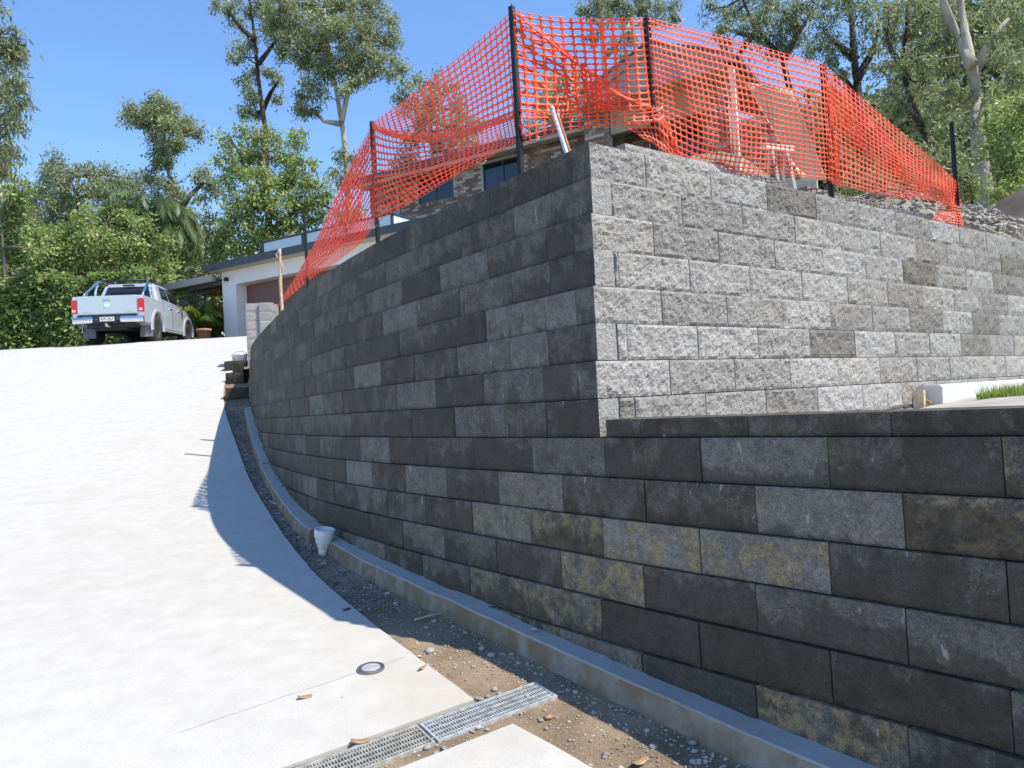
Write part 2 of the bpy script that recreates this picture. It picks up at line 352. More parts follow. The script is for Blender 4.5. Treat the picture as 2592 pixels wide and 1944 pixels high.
# ------------------------------------------------------------------ driveway slabs
SE = [(-.26, 3.68), (-.63, 4.25), (-.77, 4.48), (-1.08, 5.0), (-1.55, 5.85), (-1.92, 6.62), (-2.42, 7.7), (-3.33, 9.65), (-4.16, 11.52), (-5.27, 14.03), (-5.95, 16.0), (-6.1, 17.6), (-5.6, 19.2), (-4.4, 20.6), (-2.6, 22.0), (-0.5, 23.2)]
GD = Vector((0.843, 0.538, 0)); GN = Vector((-0.538, 0.843, 0)); G0 = Vector((-.52, 3.475, 0))   # upper edge of the grate
def catmull(P, per=8):
    P = [Vector((p[0], p[1], 0)) for p in P]; out = []
    for i in range(len(P)-1):
        a, b, c, d = P[max(i-1, 0)], P[i], P[i+1], P[min(i+2, len(P)-1)]
        for k in range(per):
            t = k/per; out.append(0.5*((2*b)+(c-a)*t+(2*a-5*b+4*c-d)*t*t+(3*b-a-3*c+d)*t**3))
    return out+[P[-1]]
def slab(name, rightpts, leftf, nx, zoff=0.0, thick=0.12):
    V = []; k = len(rightpts)
    for p in rightpts:
        l = leftf(p)
        for i in range(nx+1):
            t = (i/nx)**1.8; q = p.lerp(l, t); V.append((q.x, q.y, H(q.y)+zoff))
    n = nx+1; F = [(j*n+i, j*n+i+1, (j+1)*n+i+1, (j+1)*n+i) for j in range(k-1) for i in range(nx)]
    # skirt
    loop = [j*n for j in range(k)]+[(k-1)*n+i for i in range(1, n)]+[j*n+n-1 for j in range(k-2, -1, -1)]+[i for i in range(n-2, 0, -1)]
    b = len(V); V += [(V[i][0], V[i][1], V[i][2]-thick) for i in loop]; L = len(loop)
    F += [(loop[i], loop[(i+1) % L], b+(i+1) % L, b+i) for i in range(L)]
    mb = MB(); mb.add(V, F); o = mb.build(name, M['concrete'], None, True)
    o.data.set_sharp_from_angle(angle=R_(35)) if hasattr(o.data, 'set_sharp_from_angle') else None
    o['kind'] = 'structure'; return o
EP = catmull(SE, 6)
EP = [Vector((p.x+0.008*noise.noise(Vector((p.y*5, 0, 0))), p.y, 0)) for p in EP]
def left_main(p):
    y = p.y
    if y < 14:                                   # rows fan out parallel to the drain near the grate, then run across
        t = smooth01((y-3.6)/9); d = Vector((-0.843, -0.538*(1-t)-0.0*t, 0)).normalized(); return p+d*(9.5+0.55*max(0, y-3.6))
    return p+Vector((-1, 0, 0))*(15.2+0.25*(y-14)+max(0, p.x+5.27))
slab('driveway', EP, left_main, 26)
NR = catmull([(-.08, 3.43), (.22, 3.07), (.6, 2.5), (1.0, 1.8), (1.5, .8), (2.0, -.8)], 6)
slab('driveway_apron', NR, lambda p: p+Vector((-0.843, -0.538, 0))*9.5, 22, 0.004)
# long hairline control joints are part of the slab: narrow recessed strips of darker grout
def on_drive(p): return Vector((p.x, p.y, H(p.y)))
for a, b, nm in ((at(1044, 1668, 4.2), at(760, 1790, 3.9), 0),):
    a = Vector((-.66, 4.21, 0)); b = Vector((-1.6, 3.52, 0)); mb = MB(); n = 14
    pts = [a.lerp(b, i/n)+Vector((0.012*noise.noise(Vector((i*.7, 3, 0))), 0.012*noise.noise(Vector((i*.7, 9, 0))), 0)) for i in range(n+1)]
    V = []
    for p in pts:
        for k in (-1, 1):
            q = p+GN*0.0012*k; V.append((q.x, q.y, H(q.y)+0.003))
    mb.add(V, [(2*i, 2*i+1, 2*i+3, 2*i+2) for i in range(n)])
    o = mb.build('slab_crack', M['kerb']); o['kind'] = 'structure'

for x0, y0, x1 in ((-3.2, 9.36, -12.5),):
    mb = MB(); n = 40; V = []
    for i in range(n+1):
        x = x0+(x1-x0)*i/n; y = y0-0.03*i/n*(x0-x1)+0.004*noise.noise(Vector((x*3, y0, 0)))
        for k in (-1, 1): V.append((x, y+0.0014*k, H(y+0.0014*k)+0.003))
    mb.add(V, [(2*i, 2*i+1, 2*i+3, 2*i+2) for i in range(n)]); o = mb.build('saw_cut', M['kerb']); o['kind'] = 'structure'

# ------------------------------------------------------------------ retaining wall blocks
rng = random.Random(5)
def rough_block(w, h, d, seed, res, amp, cham=0.007, back=0.0, ends=True, alt=0):
    """split-faced block: x along the wall, y into the hill, z up; origin at the centre of the lower front edge"""
    nx = max(4, int(w/res)); nz = max(4, int(h/res)); ny = max(2, int(d/res/2)) if ends else 1
    V = []; F = []
    so = Vector((seed*7.13 % 91, seed*3.7 % 53, seed*1.9 % 37))
    def patch(nu, nv, fp, nrm):
        b = len(V)
        for j in range(nv+1):
            for i in range(nu+1):
                p, e = fp(i/nu, j/nv)
                q = p+so
                dsp = amp*(0.9*noise.noise(q*11)+0.75*noise.noise(q*30)+0.5*noise.noise(q*75))+cham
                V.append(p+nrm*(dsp*e))
        F.extend((b+j*(nu+1)+i, b+j*(nu+1)+i+1, b+(j+1)*(nu+1)+i+1, b+(j+1)*(nu+1)+i) for j in range(nv) for i in range(nu))
    def edge(i, n): return 1.0 if 0.001 < i < 0.999 else 0.0
    x0, x1 = -w/2, w/2
    patch(nx, nz, lambda u, v: (Vector((x0+w*u, cham, h*v)), edge(u, nx)*edge(v, nz)), Vector((0, -1, 0)))
    if ends:
        patch(ny, nz, lambda u, v: (Vector((x0+back*(1-u), d-(d-cham)*u, h*v)), 0.6*edge(u, ny)*edge(v, nz)), Vector((-1, 0, 0)))
        patch(ny, nz, lambda u, v: (Vector((x1-back*u, cham+(d-cham)*u, h*v)), 0.6*edge(u, ny)*edge(v, nz)), Vector((1, 0, 0)))
    b = len(V)
    V.extend(Vector(p) for p in ((x0, cham, 0), (x1, cham, 0), (x1-back, d, 0), (x0+back, d, 0), (x0, cham, h), (x1, cham, h), (x1-back, d, h), (x0+back, d, h)))
    F.extend([(b+3, b+2, b+1, b), (b+4, b+5, b+6, b+7), (b+2, b+3, b+7, b+6)])
    if not ends: F.extend([(b, b+4, b+7, b+3), (b+1, b+2, b+6, b+5)])
    me = bpy.data.meshes.new('block'); me.from_pydata([tuple(v) for v in V], [], F); me.materials.append(M['block'])
    bm = bmesh.new(); bm.from_mesh(me); bmesh.ops.remove_doubles(bm, verts=bm.verts, dist=0.0004); bmesh.ops.recalc_face_normals(bm, faces=bm.faces); bm.to_mesh(me); bm.free()
    if alt:
        at_ = me.attributes.new('alt', 'FLOAT', 'FACE'); sg = -1 if alt == 1 else 1
        at_.data.foreach_set('value', [float(alt) if p.normal.x*sg > 0.6 and abs(p.center.x-sg*w/2) < 0.02 else 0.0 for p in me.polygons])
    return me
nblk = [0]
def put_block(parent, c, az, w, h, d, z, res, amp, tone, tan, damp, back=0.0, ends=True, tilt=0.0, alt=0):
    """c: centre of the front face in plan, az: direction of local +x (radians, clockwise from +Y)"""
    nblk[0] += 1
    me = rough_block(w, h, d, nblk[0], res, amp, 0.006, back, ends, alt)
    o = bpy.data.objects.new('block', me); link(o, parent)
    o.location = (c.x, c.y, z); o.rotation_euler = (tilt, 0, math.pi/2-az); o.color = (tone, tan, damp, 1)
    return o
def tones(lit):  # same stone; sunlight and shade painted into tone, besides the real damp
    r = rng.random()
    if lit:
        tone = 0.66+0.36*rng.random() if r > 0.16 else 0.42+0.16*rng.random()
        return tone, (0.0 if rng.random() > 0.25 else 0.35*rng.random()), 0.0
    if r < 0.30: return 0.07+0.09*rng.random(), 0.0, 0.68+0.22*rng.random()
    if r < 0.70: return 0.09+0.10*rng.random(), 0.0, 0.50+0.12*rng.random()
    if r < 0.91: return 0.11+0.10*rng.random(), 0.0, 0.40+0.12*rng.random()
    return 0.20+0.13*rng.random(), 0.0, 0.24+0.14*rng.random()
wall = empty('retaining_wall', (W(0).x, W(0).y, H(W(0).y)), 0, 'curved dark block retaining wall with damp stains, rising beside the concrete drive', 'retaining wall')
def rel(o, parent):            # keep world placement under a parent that has only a location
    o.location = Vector(o.location)-Vector(parent.location); return o
TOPROW = 6
PALE = {(-4, .3): (.40, .75, .22), (-4, .9): (.36, .8, .28), (-3, 1.2): (.34, .2, .2), (-5, 0.): (.26, .9, .3), (-6, 0.): (.2, .7, .38), (-6, -.6): (.18, .6, .4), (-3, -.9): (.3, .3, .15), (-3, -3.): (.36, .1, .1), (2, -.3): (.34, 0, .15), (0, -2.): (.26, 0, .25),
        (-1, -1.2): (.2, 0, .35), (0, -.9): (.2, 0, .35), (1, -1.4): (.24, 0, .3), (4, -1.7): (.26, 0, .3), (-2, -.3): (.2, 0, .38), (3, -2.6): (.28, 0, .25), (-5, -1.8): (.22, .2, .35), (5, -.8): (.22, .2, .35), (-2, -2.7): (.28, 0, .25), (1, -3.2): (.3, 0, .25), (-4, -2.4): (.22, 0, .35), (0, -4.5): (.28, 0, .25)}
def corner(r):                  # where the two faces meet in course r: position along the dark wall and along the sunlit wall
    p0 = W(0, BAT*(r+0.5)); a = Waz(0); td = Vector((math.sin(a), math.cos(a), 0)); t = (QS+BS*(r+0.5)-p0.dot(NS))/td.dot(NS); return t, (p0+td*t).dot(DSN)
for r in range(-7, TOPROW+1):
    z = r*RH+Z0; off = BAT*(r+0.5)
    if r >= -1:
        tc = corner(r)[0]; J = [tc-0.158 if r % 2 == 0 else tc]
        nxt = -0.50 if r % 2 == 0 else -0.462
        J.append(nxt)
        j = -1.10 if r % 2 == 0 else -0.83
        while j > -14.5: J.append(j); j -= 0.6
    else:
        J = []; j = 4.82 if r % 2 == 0 else 4.50
        while j > -14.5: J.append(j); j -= 0.6
    for a, b in zip(J[:-1], J[1:]):
        m = (a+b)/2; p = W(m, off)
        hz = H(p.y)-0.10
        if z+RH < hz+0.02: continue
        w = (a-b)-0.004
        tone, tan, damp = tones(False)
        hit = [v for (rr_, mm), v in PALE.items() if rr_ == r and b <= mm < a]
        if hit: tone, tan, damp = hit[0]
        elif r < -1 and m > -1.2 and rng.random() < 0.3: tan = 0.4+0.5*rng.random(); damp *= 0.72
        res = 0.026 if m > -3 else (0.04 if m > -6 else 0.06)
        dj = 0.004*(rng.random()-0.5)
        first = (r >= -1 and a > -0.2)
        dep = 0.15 if (first and r % 2 != 0) else 0.27
        bk = 0.0 if (first and r % 2 != 0) else 0.03
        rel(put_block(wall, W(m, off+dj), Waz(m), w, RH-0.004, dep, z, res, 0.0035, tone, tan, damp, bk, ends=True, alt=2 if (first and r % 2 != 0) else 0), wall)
# low capping course that carries on past the corner
cs = 0.02; k = 0
while cs < 4.6:
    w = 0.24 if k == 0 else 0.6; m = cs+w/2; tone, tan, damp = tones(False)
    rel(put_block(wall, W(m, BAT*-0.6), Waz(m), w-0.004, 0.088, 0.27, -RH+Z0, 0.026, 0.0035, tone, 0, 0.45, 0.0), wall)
    cs += w; k += 1
# sunlit return
terr = empty('terrace_wall', tuple(SW(2.88))[:2]+(-0.2,), 0, 'sunlit grey split-face block wall running back from the corner', 'retaining wall')
for r in range(-2, TOPROW+1):
    z = r*RH+Z0; off = BS*(r+0.5); c0 = corner(r)[1]
    even = r % 2 == 0
    J = [c0 if even else c0+0.165]
    j = 3.37 if even else 3.055
    if even: J.append(j); j += 0.6
    while j < 13.2: J.append(j); j += 0.6
    for i, (a, b) in enumerate(zip(J[:-1], J[1:])):
        if r == -2 and i == 0: continue
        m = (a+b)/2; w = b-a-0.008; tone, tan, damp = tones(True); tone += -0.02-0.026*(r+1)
        d = 0.15 if (even and i == 0) else 0.28
        res = 0.016 if m < 5 else (0.022 if m < 7.5 else 0.035)
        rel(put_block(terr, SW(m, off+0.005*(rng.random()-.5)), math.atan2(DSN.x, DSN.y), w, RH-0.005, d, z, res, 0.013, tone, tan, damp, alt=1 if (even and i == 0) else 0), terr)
# set-back course standing behind the top of the sunlit wall
for a in [3.56+0.6*i for i in range(3)]+[5.62+0.6*i for i in range(4)]:
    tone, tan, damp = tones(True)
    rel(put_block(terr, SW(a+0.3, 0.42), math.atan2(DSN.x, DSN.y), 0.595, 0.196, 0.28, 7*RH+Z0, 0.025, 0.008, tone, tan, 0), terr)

# ------------------------------------------------------------------ fill behind the walls
rho = [0.12, .25, .5, .8, 1.2, 1.7, 2.3, 3, 4, 5, 6, 7, 8, 9, 10, 11, 12, 13, 14.5, 17, 20, 24, 28, 34, 42, 55, 80]
nw = 44; V = []
for q in rho:
    a = W(-min(q, 13.0), BAT*7+0.16) if q <= 13 else W(-13.0, 0.3)+Vector((-0.10, 0.99, 0))*(q-13)
    b = SW(2.85+q, BS*7+0.16)
    for i in range(nw+1):
        w = i/nw; p = a.lerp(b, w)
        dp = p.dot(NS)-QS; s = p.dot(DSN)
        e1 = smooth01((w-0.10)/0.3); e2 = smooth01((1-w-0.02)/0.25)
        z = 1.28+4.0*smooth01((q-14.5)/6)*e1*(1-smooth01((w-0.52)/0.18))+0.02*max(0, q-24)
        z += 0.85*min(max(dp-.12, 0), 1.1)*smooth01((s-7.1)/1.9)+0.05*noise.noise(p*1.1)*smooth01(q/2)
        if w < 0.12 and q > 9: z = min(z, 1.30)
        V.append((p.x, p.y, z))
F = [(j*(nw+1)+i, j*(nw+1)+i+1, (j+1)*(nw+1)+i+1, (j+1)*(nw+1)+i) for j in range(len(rho)-1) for i in range(nw)]
TERV = np.array(V)
t_ = npmesh('terrace_ground', V, F, M['terrace'], None, True); t_['kind'] = 'structure'
def zterr(x, y):
    d = (TERV[:, 0]-x)**2+(TERV[:, 1]-y)**2; i = np.argsort(d)[:4]; w = 1/(d[i]+1e-3); return float((TERV[i, 2]*w).sum()/w.sum())
# strip of ground between the low wall and the sunlit wall
V = []; n = 16; m = 8
for i in range(n+1):
    q = 0.1+i*0.42; a = W(min(q, 5.0)+0.02, 0.2); b = SW(2.87+q*1.35, -0.02)
    for k in range(m+1):
        p = a.lerp(b, k/m); V.append((p.x, p.y, -0.27+0.13*smooth01((q-1.6)/1.6)+0.012*noise.noise(p*5)))
F = [(j*(m+1)+i, j*(m+1)+i+1, (j+1)*(m+1)+i+1, (j+1)*(m+1)+i) for j in range(n) for i in range(m)]
t2 = npmesh('lower_terrace_ground', V, F, M['palefill'], None, True); t2['kind'] = 'structure'

# ------------------------------------------------------------------ concrete footing kerb along the wall
kerb = empty('footing_kerb', (W(0).x, W(0).y, H(W(0).y)), 0, 'rough poured concrete kerb along the foot of the dark wall', 'kerb')
def kerb_piece(s0, s1, width, hgt, name='kerb_section', wob=0.012):
    n = int(abs(s1-s0)/0.07)+2; V = []
    for i in range(n+1):
        s = s0+(s1-s0)*i/n; base = W(s, 0); zg = H(base.y)-0.04
        kk = (zg+0.12-Z0)/RH; o_in = BAT*kk+0.03; o_out = BAT*kk-width-wob*noise.noise(Vector((s*1.7, 2, width)))
        zt = zg+hgt+0.008*noise.noise(Vector((s*3, 7, 0)))
        top_in = W(s, o_in); zin = zt+0.012+0.014*noise.noise(Vector((s*11, 1, 0)))
        e1 = W(s, o_out+0.007); e2 = W(s, o_out); e3 = W(s, o_out-0.012)
        sag = 0.004*noise.noise(Vector((s*14, 3, 3)))
        mid = W(s, (o_in+o_out)/2)
        for p, z in ((top_in, zg-.08), (top_in, zin), (mid, zt+0.004), (e1, zt), (e2, zt-0.008+sag), (e3, zg+0.01), (e3, zg-.1)): V.append((p.x-kerb.location.x, p.y-kerb.location.y, z-kerb.location.z))
    m = 7; F = [(j*m+i, j*m+i+1, (j+1)*m+i+1, (j+1)*m+i) for j in range(n) for i in range(m-1)]
    F += [tuple(range(m)), tuple(n*m+i for i in range(m-1, -1, -1))]
    mb = MB(); mb.add(V, F); o = mb.build(name, M['kerb'], kerb, True); o.data.set_sharp_from_angle(angle=R_(28)); return o
for a, b, w, h in ((4.7, -2.3, 0.108, 0.13), (-2.31, -3.46, 0.108, 0.128), (-3.86, -5.9, 0.125, 0.135), (-5.95, -7.4, 0.11, 0.11), (-7.45, -11.0, 0.10, 0.11)):
    kerb_piece(a, b, w, h)

# ------------------------------------------------------------------ drain channel and grates
def grate(i, t0, t1, mat, label):
    o = empty('drain_grate', tuple(G0+GD*t0)[:2]+(H(G0.y),), 0, label, 'grate', None)
    def P(t, n, dz):
        p = G0+GD*t-GN*n; return (p.x-o.location.x, p.y-o.location.y, H(p.y)-0.004+dz-o.location.z)
    def bar(mb, ta, tb, na, nb, z0, z1): mb.hexa([P(ta, na, z0), P(tb, na, z0), P(tb, nb, z0), P(ta, nb, z0), P(ta, na, z1), P(tb, na, z1), P(tb, nb, z1), P(ta, nb, z1)])
    wd = 0.185
    for na, nb in ((0.0, 0.012), (wd-0.012, wd)):
        mb = MB(); bar(mb, t0+0.003, t1-0.003, na, nb, -0.025, 0.004); mb.build('side_rail', mat, o)
    for ta in (t0+0.003, t1-0.012):
        mb = MB(); bar(mb, ta, ta+0.009, 0.0122, wd-0.0122, -0.025, 0.003); mb.build('end_rail', mat, o)
    mb = MB(); n = int((t1-t0)/0.0135)
    for k in range(1, n):
        t = t0+(t1-t0)*k/n; bar(mb, t, t+0.0032, 0.0124, wd-0.0124, -0.024, 0.0)
    b = mb.build('bearing_bars', mat, o); b['kind'] = 'stuff'
    mb = MB()
    for k in range(1, 5):
        nn = wd*k/5; bar(mb, t0+0.0125, t1-0.0125, nn-0.002, nn+0.002, -0.012, 0.0015)
    b = mb.build('cross_rods', mat, o); b['kind'] = 'stuff'
    return o
grate(0, 0.02, 0.66, M['galv'], 'shiny galvanised drain grate partly under gravel beside the kerb')
grate(1, -0.98, 0.012, M['galv_dull'], 'weathered grey drain grate with leaves between the two concrete slabs')
grate(2, -1.98, -0.988, M['galv_dull'], 'grey drain grate at the end of the channel far from the kerb')
# trough floor
V = []
for t in np.arange(-2.2, 0.75, 0.1):
    for n_ in (-0.03, 0.20):
        p = G0+GD*t-GN*n_; V.append((p.x, p.y, H(p.y)-0.085))
mb = MB(); mb.add(V, [(2*i, 2*i+1, 2*i+3, 2*i+2) for i in range(len(V)//2-1)]); o = mb.build('drain_trough', M['mulch']); o['kind'] = 'structure'
# round cleanout in the slab
c = Vector((-.825, 4.075, 0)); sl_ = (H(4.15)-H(4.0))/0.15
o = empty('drain_cleanout', (c.x, c.y, H(c.y)), 0, 'round metal inspection cap set in the pale slab', 'drain cap'); o.rotation_euler = (math.atan(sl_), 0, 0)
MB().lathe([(0.0, 0.0), (0.072, 0.0), (0.072, 0.010), (0.066, 0.013), (0.052, 0.012), (0.051, 0.008), (0.0, 0.008)], 32).build('rim', M['rim'], o, False)
MB().lathe([(0.0, 0.0085), (0.050, 0.0085), (0.048, 0.0115), (0.0, 0.0125)], 28).build('lid', M['galv'], o)
# sunlit pale kerb lying along the foot of the sunlit wall, with its rusty pipe
s0 = 6.38
o = empty('concrete_edging', tuple(SW(s0, -0.10))[:2]+(-0.16,), math.pi/2-math.atan2(DSN.x, DSN.y), 'pale concrete edging with broken end at foot of sunlit wall', 'kerb')
mb = MB(); sec = [(-0.12, -0.05), (-0.12, 0.115), (-0.10, 0.135), (0.045, 0.135), (0.045, -0.05)]; n = 14; V = []
for i in range(n+1):
    for a, b in sec:
        x = -0.15+5.2*i/n + (0.02*noise.noise(Vector((a*9, b*9, 2))) if i == 0 else 0); V.append((x, a+(0.02*noise.noise(Vector((a*20, b*17, 0))) if i == 0 else 0), b))
m = len(sec); mb.add(V, [(j*m+i, j*m+(i+1) % m, (j+1)*m+(i+1) % m, (j+1)*m+i) for j in range(n) for i in range(m)]+[tuple(range(m)), tuple(n*m+i for i in range(m))])
mb.build('edging_strip', M['newkerb'], o)
MB().tube([(-0.16, 0.0, 0.075), (-0.21, -0.01, 0.06), (-0.235, -0.02, 0.02), (-0.26, -0.08, 0.0)], 0.014, 8).build('rusty_bar', M['rust'], o, True)
MB().box(-0.30, -0.262, -0.05, 0.03, -0.05, 0.10).build('timber_offcut', M['timber'], o)

# ------------------------------------------------------------------ pebbles (uncountable) and loose stones
def pebbles(name, pts, rmin, rmax, mat, seed, flat=0.65, parent=None):
    r = np.random.RandomState(seed); n = len(pts)
    t = (1+5**.5)/2
    IV = np.array([(-1, t, 0), (1, t, 0), (-1, -t, 0), (1, -t, 0), (0, -1, t), (0, 1, t), (0, -1, -t), (0, 1, -t), (t, 0, -1), (t, 0, 1), (-t, 0, -1), (-t, 0, 1)])/1.9
    IF = np.array([(0, 11, 5), (0, 5, 1), (0, 1, 7), (0, 7, 10), (0, 10, 11), (1, 5, 9), (5, 11, 4), (11, 10, 2), (10, 7, 6), (7, 1, 8), (3, 9, 4), (3, 4, 2), (3, 2, 6), (3, 6, 8), (3, 8, 9), (4, 9, 5), (2, 4, 11), (6, 2, 10), (8, 6, 7), (9, 8, 1)])
    rad = rmin+(rmax-rmin)*r.rand(n)**2.4
    sc = np.stack([0.7+0.6*r.rand(n), 0.7+0.6*r.rand(n), flat*(0.7+0.5*r.rand(n))], 1)*rad[:, None]
    a = r.rand(n)*6.283; ca, sa = np.cos(a), np.sin(a)
    L = IV[None]*(1+0.25*(r.rand(n, 12, 1)-0.5))*sc[:, None, :]
    X = L[..., 0]*ca[:, None]-L[..., 1]*sa[:, None]; Y = L[..., 0]*sa[:, None]+L[..., 1]*ca[:, None]
    Vv = np.stack([X, Y, L[..., 2]], 2)+np.asarray(pts)[:, None, :]+np.array([0, 0, 1])*(rad[:, None, None]*0.25)
    Ff = (IF[None]+(np.arange(n)*12)[:, None, None]).reshape(-1, 3)
    o = npmesh(name, Vv.reshape(-1, 3), Ff, mat, parent); return o
pr = random.Random(8)
ptsA = []; ptsB = []
while len(ptsA) < 2600:
    s = pr.uniform(-11.5, 4.5); b = W(s, 0); zg = H(b.y)-0.04; kk = (zg+0.12-Z0)/RH
    wid = 0.62 if s < -2.2 else (0.62+0.5*smooth01((s+2.2)/1.2))
    p = W(s, BAT*kk-0.135-pr.random()**1.25*wid)
    dens = 1.0 if s < -3.2 else (0.10+0.35*smooth01(0.5+0.9*noise.noise(Vector((p.x*2.2, p.y*2.2, 5)))) if s < -0.25 else 0.85)
    if pr.random() < dens: ptsA.append((p.x, p.y, zearth(p.x, p.y)))
while len(ptsB) < 5200:
    s = pr.uniform(-11.5, -1.8); b = W(s, 0); kk = (H(b.y)+0.08-Z0)/RH
    p = W(s, BAT*kk-0.135-pr.random()*0.55)
    if s > -3.3 and pr.random() > 0.35: continue
    ptsB.append((p.x, p.y, zearth(p.x, p.y)))
ptsD = []
while len(ptsD) < 9000:
    s = pr.uniform(-3.2, 4.5); b = W(s, 0); kk = (H(b.y)+0.08-Z0)/RH
    p = W(s, BAT*kk-0.13-pr.random()**1.3*(0.62+0.55*smooth01((s+2.2)/1.2)))
    clear = smooth01(0.55+1.3*noise.noise(Vector((p.x*1.6, p.y*1.6, 8))))
    if pr.random() < (0.25+0.75*clear if s < -0.2 else 0.9): ptsD.append((p.x, p.y, zearth(p.x, p.y)))
tag(pebbles('fine_gravel', ptsD, 0.0025, 0.009, M['stoneA'], 4), 'fine pale grit spread over the sand around the grate', 'gravel', None, 'stuff')
tag(pebbles('gravel', ptsA, 0.005, 0.02, M['stoneA'], 1), 'pale loose gravel scattered over the sandy strip by the kerb', 'gravel', None, 'stuff')
tag(pebbles('grey_gravel', ptsB, 0.006, 0.02, M['stoneB'], 2), 'grey drainage gravel lying along the foot of the dark wall', 'gravel', None, 'stuff')
# gravel heaped on the bank beyond the sunlit wall, and mulch mound
ptsC = []
while len(ptsC) < 15000:
    s = pr.uniform(6.9, 13.0); d = 0.30+pr.random()**1.2*2.6; p = SW(s, d); ptsC.append((p.x, p.y, zterr(p.x, p.y)+0.01))
tag(pebbles('bank_gravel', ptsC, 0.008, 0.034, M['stoneA'], 3, 0.8), 'pale crushed rock on the bank above the sunlit wall', 'gravel', None, 'stuff')
mc = at(2650, 545, 12.2); V = []; F = []; nr, na = 12, 40
for i in range(nr+1):
    q = i/nr
    for k in range(na):
        w = 2*math.pi*k/na; x = mc.x+math.cos(w)*1.9*q; y = mc.y+math.sin(w)*1.5*q
        z = zterr(x, y)-0.12+1.05*(0.5+0.5*math.cos(math.pi*q))*(1+0.18*noise.noise(Vector((x*1.3, y*1.3, 0))))+0.05*noise.noise(Vector((x*6, y*6, 3)))
        V.append((x, y, z))
for i in range(nr):
    for k in range(na): F.append((i*na+k, i*na+(k+1) % na, (i+1)*na+(k+1) % na, (i+1)*na+k))
o = npmesh('mulch_mound', V, F, M['mulch'], None, True); tag(o, 'dark brown mulch mound on the rocky bank', 'mound', None, None)

# ------------------------------------------------------------------ fence posts (steel pickets) and orange mesh
ZP = 2.38
POSTS = [  # top pixel, height of top, depth of ground, label
    ((770, 545), ZP, 'short black steel picket where the orange mesh runs down to the wall top'),
    ((941, 307), ZP, 'black steel picket between the garage end and the tall corner pickets'),
    ((1295, 14), ZP, 'tall black steel picket above the dark wall near its corner'),
    ((1636, 40), ZP, 'tall black steel picket above the sunlit wall near the corner'),
    ((2084, 160), ZP, 'black steel picket halfway along the sunlit wall'),
    ((2410, 310), ZP, 'black steel picket at the end of the orange mesh by the gravel bank')]
PP = []
def picket(p, top, base, label):
    o = empty('fence_post', (p.x, p.y, base), 0.5, label, 'post', 'pickets along the wall top')
    mb = MB(); h = top-base
    for k in range(3):
        a = k*2.0944; d = Vector((math.cos(a), math.sin(a), 0)); n = Vector((-d.y, d.x, 0)); t = 0.0035; L = 0.026
        c = [d*0.0 - n*t, d*L-n*t, d*L+n*t, d*0+n*t]; mb.hexa([(q.x, q.y, 0) for q in c]+[(q.x, q.y, h) for q in c])
    mb.build('shaft', M['post'], o)
    mb = MB()
    for k in range(7): mb.box(-0.007, 0.007, -0.03, -0.0265, h-0.1-k*0.1, h-0.092-k*0.1)
    b = mb.build('tie_lugs', M['post'], o); b['kind'] = 'stuff'
    return o
def post_at(px, i):                    # stands just behind the top course, on the pixel's bearing
    d = ray(*px); a = math.atan2(d.x, d.y); best = None
    if i < 3: cand = [W(-s*0.01, BAT*7+(0.52, 0.50, 0.40)[i]) for s in range(0, 1300)]
    else: cand = [SW(2.6+s*0.01, BS*7+(0.40, 0.16, 0.16)[i-3]) for s in range(0, 900)]
    best = min(cand, key=lambda q: abs(math.atan2(q.x, q.y)-a)); h = math.hypot(best.x, best.y)/math.hypot(d.x, d.y)
    return Vector((best.x, best.y, d.z*h))
for i, (px, ztop, lab) in enumerate(POSTS):
    p = post_at(px, i); PP.append(p); picket(p, p.z, 1.12, lab)
YP = [p.y for p in PP]

